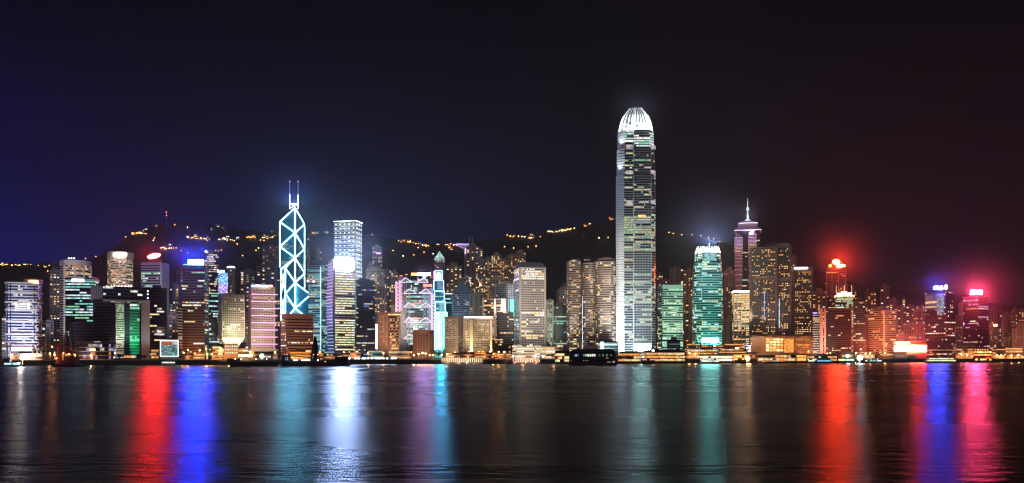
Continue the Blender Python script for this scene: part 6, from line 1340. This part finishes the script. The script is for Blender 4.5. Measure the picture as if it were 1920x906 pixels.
for x, y in SL:
    zn = next(z for z in zones if z[0] <= x < z[1]); cnt[zn] = cnt.get(zn, 0)+1; Y = S(x)+R.uniform(22, 40)
    lamp(x, Y, G, max(6, Z(y, Y)-G), LB if (x % 3 or x < 400) else LW, 'orange street lamp %s, %s from the left' % (zn[2], (ORD*2)[cnt[zn]-1]), 'street lamps along the waterfront', 4.5, (1, .38, .10), 1.0)
for x, y, Y, c, r, lab, E in ((42, 671, 905, (1, .8, .55), 2.2, 'blinding white-orange work light over the lit boat', 6), (1402, 672, 1280, (1, .5, .14), 3.4, 'blazing orange floodlight mast on the pier end', 8), (1382, 655, 1330, (1, .72, .45), 3.0, 'big pale globe light on a mast above the amber pier', 3), (1589, 668, 1340, (.85, 1, .95), 2.2, 'pale green-white mast light among the small pier lamps', 2), (1612, 671, 1345, (.9, 1, 1), 4.2, 'huge white flare light on the quay left of the display screen', 8)):
    root = empty('light_mast', (X(x, Y), Y, 0 if Y < 1000 else G), lab, 'light mast'); p = P(x, y, Y)
    MB().beam((p.x, Y+.5, 1.5), (p.x, Y+.5, p.z), .25, STEEL).build('pole', root); MB().ball(p, r, neon(c, 22, True)).build('lamp_head', root)
    d = bpy.data.lights.new('mast_light', 'POINT'); d.energy = 4*math.pi*E*500; d.color = c; d.shadow_soft_size = r; o = bpy.data.objects.new('mast_light', d); COL.objects.link(o); o.location = (p.x, Y-r-2, p.z)

# ------------------------------------------------------------------ boats and barges
def hull(x0, x1, Y, zt, wid, m, root, bow=.08, name='hull'):
    a, b = X(x0, Y), X(x1, Y); L_ = b-a; mb = MB()
    f = lambda k, z: ([(a+L_*bow*(1-k), Y), (b-L_*bow*(1-k), Y), (b-L_*.01, Y+wid/2), (b-L_*bow*(1-k), Y+wid), (a+L_*bow*(1-k), Y+wid), (a+L_*.01, Y+wid/2)], z)
    mb.loft([f(0, -.6), f(.5, .4), f(1, zt)], m, None, True); return mb.build(name, root)
Y = 892
root = empty('crane_barge', (X(122, Y), Y, 0), 'red crane barge with a tapering pedestal, lattice booms and a leaning mast', 'crane barge')
hull(97, 144, Y, 3.2, 16, wall((.05, .03, .035)), root); rdm = wall((.40, .07, .045))
MB().lathe((X(111, Y+6), Y+6, 3.2), [(3.4, 0), (2.8, 4), (1.7, 17), (1.4, 19)], rdm, 12).build('pedestal', root)
MB().box((X(134, Y+6), Y+6, 7), (12, 8, 7.5), wall((.14, .05, .04))).build('machine_house', root)
def lattice(p, q, w, m, n):
    p, q = Vector(p), Vector(q); mb = MB(); d = (q-p); up = Vector((0, 0, 1)) if abs(d.normalized().z) < .8 else Vector((1, 0, 0)); s_ = (up-d*(up.dot(d)/d.length_squared)).normalized()*w/2
    mb.beam(p+s_, q+s_, .3, m, 4).beam(p-s_, q-s_, .3, m, 4)
    for k in range(n): a, b = p+d*(k/n), p+d*((k+1)/n); g_ = 1 if k % 2 else -1; mb.beam(a+s_*g_, b-s_*g_, .2, m, 4)
    return mb
lattice(P(112, 650, Y+6), P(-8, 644, Y+6), 3.4, rdm, 18).build('boom', root); lattice(P(110, 652, Y+6), P(121, 632, Y+6), 1.6, rdm, 5).build('strut', root); lattice(P(121, 632, Y+6), P(133, 601, Y+6), 1.4, wall((.2, .06, .06)), 8).build('mast', root)
lattice(P(133, 601, Y+6), P(139, 672, Y+6), 1.4, wall((.14, .06, .07)), 12).build('mast', root); lattice(P(120, 651, Y+6), P(137, 668, Y+6), 1.6, rdm, 6).build('strut', root); MB().beam(P(106, 651, Y+6), P(132, 650, Y+6), .7, rdm).build('crossbeam', root); MB().beam(P(121, 632, Y+6), P(121, 672, Y+6), .6, rdm).build('post', root)
MB().beam(P(133, 602, Y+6), P(20, 645, Y+6), .12, DARK, 4).build('cable', root)
for x, y in ((106, 672), (119, 662), (141, 667), (98, 651)): MB().ball(P(x, y, Y-.5), .7, neon((1, .3, .1), 9, False)).build('lamp', root)
spot('work_light', P(104, 683, Y-14), P(112, 662, Y+5), 4*math.pi*.8*350, (1, .35, .22), 80)
Y = 898
root = empty('work_boat', (X(22, Y), Y, 0), 'small work boat lit teal-white along its deck at the far left', 'boat'); hull(6, 40, Y, 1.6, 7, wall((.2, .22, .25)), root)
MB().box((X(22, Y+3), Y+3, 3.1), (15, 5, 2.8), wall((.4, .42, .42))).build('cabin', root)
for k in range(7): MB().box((X(10+k*4, Y), Y+.3, 3.0), (1.7, .3, 1.7), lit(R.choice(('teal', 'cool')), R.choice((1, 1.8)))).build('window', root)
MB().box((X(14, Y+3), Y+3, 6.6), (7, 4, 4.2), NAVY).build('wheelhouse', root); MB().beam(P(19, 680, Y+3), P(19, 655, Y+3), .3, STEEL).beam(P(19, 657, Y+3), P(8, 676, Y+3), .12, STEEL).build('mast', root)
for x0, x1, Y, lab in ((428, 514, 918, 'long dark flat barge with thin rail posts, below the pink-striped tower'),):
    root = empty('barge', (X((x0+x1)/2, Y), Y, 0), lab, 'barge'); hull(x0, x1, Y, 5.0, 18, wall((.03, .025, .035)), root, .03)
    mb = MB()
    for k in range(9): x = x0+4+k*9.2; mb.beam(P(x, 675, Y+4), P(x, 670, Y+4), .18, DARK)
    mb.beam(P(x0+4, 670, Y+4), P(x0+78, 670, Y+4), .14, DARK); mb.build('railing', root); MB().box((X(438, Y+6), Y+6, 6.6), (12, 6, 3.4), wall((.05, .04, .05))).build('deck_house', root)
    MB().beam(P(420, 676, Y+9), P(414, 668, Y+9), .4, DARK).beam(P(414, 668, Y+9), P(412, 662, Y+9), .25, DARK).build('bow_post', root)
    for x in (441, 452, 480, 500): MB().ball(P(x, 673.5, Y+1), .55, neon((1, .9, .85), 5, False)).build('lamp', root)
    MB().ball(P(429, 687, Y-1), .8, neon((1, .65, .25), 6, False)).build('lamp', root)
Y = 945
root = empty('crane_barge', (X(590, Y), Y, 0), 'dark unlit barge carrying a black cone-shaped lattice tower', 'crane barge'); hull(527, 652, Y, 4.2, 18, wall((.025, .02, .035)), root, .02)
c = P(591, 0, Y+8); tk = wall((.02, .02, .035)); mb = MB()
pr = lambda z: 5.6-(z-4.2)/26*4.4
for lv in range(9):
    z = 4.2+lv*2.95
    for k in range(8):
        t0, t1 = k*math.pi/4, (k+1)*math.pi/4; q = lambda t, z: (c.x+pr(z)*math.cos(t), c.y+pr(z)*math.sin(t), z)
        mb.beam(q(t0, z), q(t0, z+2.95), .42, tk, 4).beam(q(t0, z), q(t1, z), .3, tk, 4).beam(q(t0, z), q(t1, z+2.95), .3, tk, 4)
mb.build('lattice_tower', root); MB().lathe((c.x, c.y, 4.2), [(3.2, 0), (.9, 25)], tk, 8).build('core', root); MB().lathe((c.x, c.y, 0), [(7.2, 0), (7.2, 4.25)], tk, 12).build('turntable', root); MB().ball((c.x, c.y, 31), 1.4, tk).build('tower_head', root)
MB().box((X(537, Y+5), Y+5, 8), (8, 6, 7.5), wall((.04, .04, .06))).build('wheelhouse', root)
for x, y in ((535.5, 671), (539, 671), (535.5, 674.5), (539, 674.5)): MB().box(P(x, y, Y+1.7), (1.2, .3, 1.1), lit((.5, .65, 1), .5)).build('window', root)
lattice(P(545, 667.5, Y+6), P(585, 671, Y+6), .7, tk, 12).build('boom', root); MB().box((X(641, Y+5), Y+5, 7.3), (14, 7, 6.2), wall((.04, .035, .05))).build('deck_house', root); MB().beam(P(605, 672, Y+6), P(650, 668.5, Y+6), .3, tk).build('boom', root)
for x in (567, 571, 575.5, 580, 596, 552, 556): MB().ball(P(x, 675.5, Y-.3), .75, neon((.9, .92, 1), 8, False)).build('lamp', root)
for x, y, m in ((599, 661.5, 3), (596, 665, 1.5), (588, 665, 1), (610, 678, 1)): MB().ball(P(x, y, Y+1), .6, neon((1, .35, .2), m*3, False)).build('lamp', root)
def ferry(x0, x1, Y, label, hc, cc, L, decks=2, dep=9, name='ferry', cat='ferry', roofc=(.4, .4, .4)):
    root = empty(name, (X((x0+x1)/2, Y), Y, 0), label, cat); hull(x0, x1, Y, 2.0, dep, wall(hc), root, .1)
    w_ = X(x1, Y)-X(x0, Y); z = 2.0
    for d in range(decks):
        k = .84-.12*d; a, b = X((x0+x1)/2, Y)-w_*k/2, X((x0+x1)/2, Y)+w_*k/2
        MB().box(((a+b)/2, Y+dep/2, z+1.35), (b-a, dep-1.6, 2.7), wall(cc)).build('deck_cabin', root); n = max(3, int((b-a)/2.6))
        for j, c in enumerate(L.row(n)):
            if c: MB().box((a+(b-a)*(j+.5)/n, Y+.72, z+1.5), ((b-a)/n*.78, .2, 1.5), c).build('window', root)
        MB().box(((a+b)/2, Y+dep/2, z+2.82), (b-a+1, dep-.8, .2), wall(roofc)).build('deck_roof', root); z += 3.0
    MB().box((X((x0+x1)/2, Y), Y+dep/2, z+1.1), (4, 4, 2.2), wall(cc)).build('wheelhouse', root); MB().beam((X((x0+x1)/2, Y), Y+dep/2, z+2.2), (X((x0+x1)/2, Y), Y+dep/2, z+6), .12, STEEL).build('mast', root)
    return root
ferry(1734, 1798, 1330, 'brightly lit double-deck ferry before the red-tinted podium', (.1, .08, .08), (.5, .45, .4), Lit(pal(('yellow', 1.6, 4), ('lime', 1.3, 2), ('green', .8, 1)), .92, 6), 2)
ferry(1312, 1352, 1235, 'white catamaran moored at the pier with the white bar of light', (.5, .5, .5), (.6, .6, .58), Lit(pal(('white', 1.4, 2), ('cool', 1, 1)), .6, 2), 2, name='catamaran', cat='boat')
ferry(1202, 1230, 1190, 'small dark boat in front of the long double-deck ferry pier', (.05, .04, .04), (.12, .09, .08), Lit(WARMS, .15), 1, 6, 'launch', 'boat')
ferry(1530, 1562, 1280, 'blue-lit boat before the pale flat pier', (.08, .1, .14), (.2, .4, .55), Lit(pal(('cool', 1.2, 2), ((.2, .65, 1), 1.2, 3)), .75, 3), 2, name='catamaran', cat='boat')
ferry(1514, 1528, 1285, 'small white boat left of the blue-lit boat', (.25, .25, .25), (.5, .5, .5), Lit(pal(('white', 1.4, 1)), .7), 1, 5, 'launch', 'boat')
ferry(1372, 1402, 1262, 'low dark boat under the amber pier end', (.06, .03, .025), (.3, .15, .08), Lit(pal(('orange', 1.2, 2), ('white', 1, 1)), .5), 1, 6, 'launch', 'boat')
ferry(1430, 1475, 1275, 'yellow-lit ferry moored along the long pale pier', (.08, .05, .05), (.4, .3, .22), Lit(PLt, .85, 4), 1, 7)
for x0, x1, lab in ((1632, 1643, 'left one of two small bright boats left of the display screen'), (1645, 1654, 'right one of two small bright boats left of the display screen'), (1614, 1628, 'small white boat under the huge white flare light')): ferry(x0, x1, 1310, lab, (.1, .1, .1), (.4, .42, .4), Lit(pal(('white', 1.6, 2), ('green', 1, 1), ('yellow', 1.2, 1)), .8), 1, 5, 'launch', 'boat')
ferry(300, 330, 990, 'low white boat moored under the screen cube', (.3, .3, .32), (.5, .5, .5), Lit(pal(('white', 1, 1)), .3), 1, 5, 'launch', 'boat')

# ------------------------------------------------------------------ haze
def make_haze():
    m = bpy.data.materials.new('night_haze'); m.use_nodes = True; n, l = m.node_tree.nodes, m.node_tree.links
    for q in list(n): n.remove(q)
    o = n.new('ShaderNodeOutputMaterial'); v = n.new('ShaderNodeVolumePrincipled'); v.inputs['Color'].default_value = (.9, .9, .95, 1); v.inputs['Density'].default_value = HAZE; v.inputs['Anisotropy'].default_value = 0.0
    l.new(v.outputs[0], o.inputs['Volume']); m.cycles.homogeneous_volume = True
    MB().box((0, 1750, 317), (7000, 3700, 640), m).build('haze')['kind'] = 'stuff'
HAZE = 0.6e-4
make_haze()
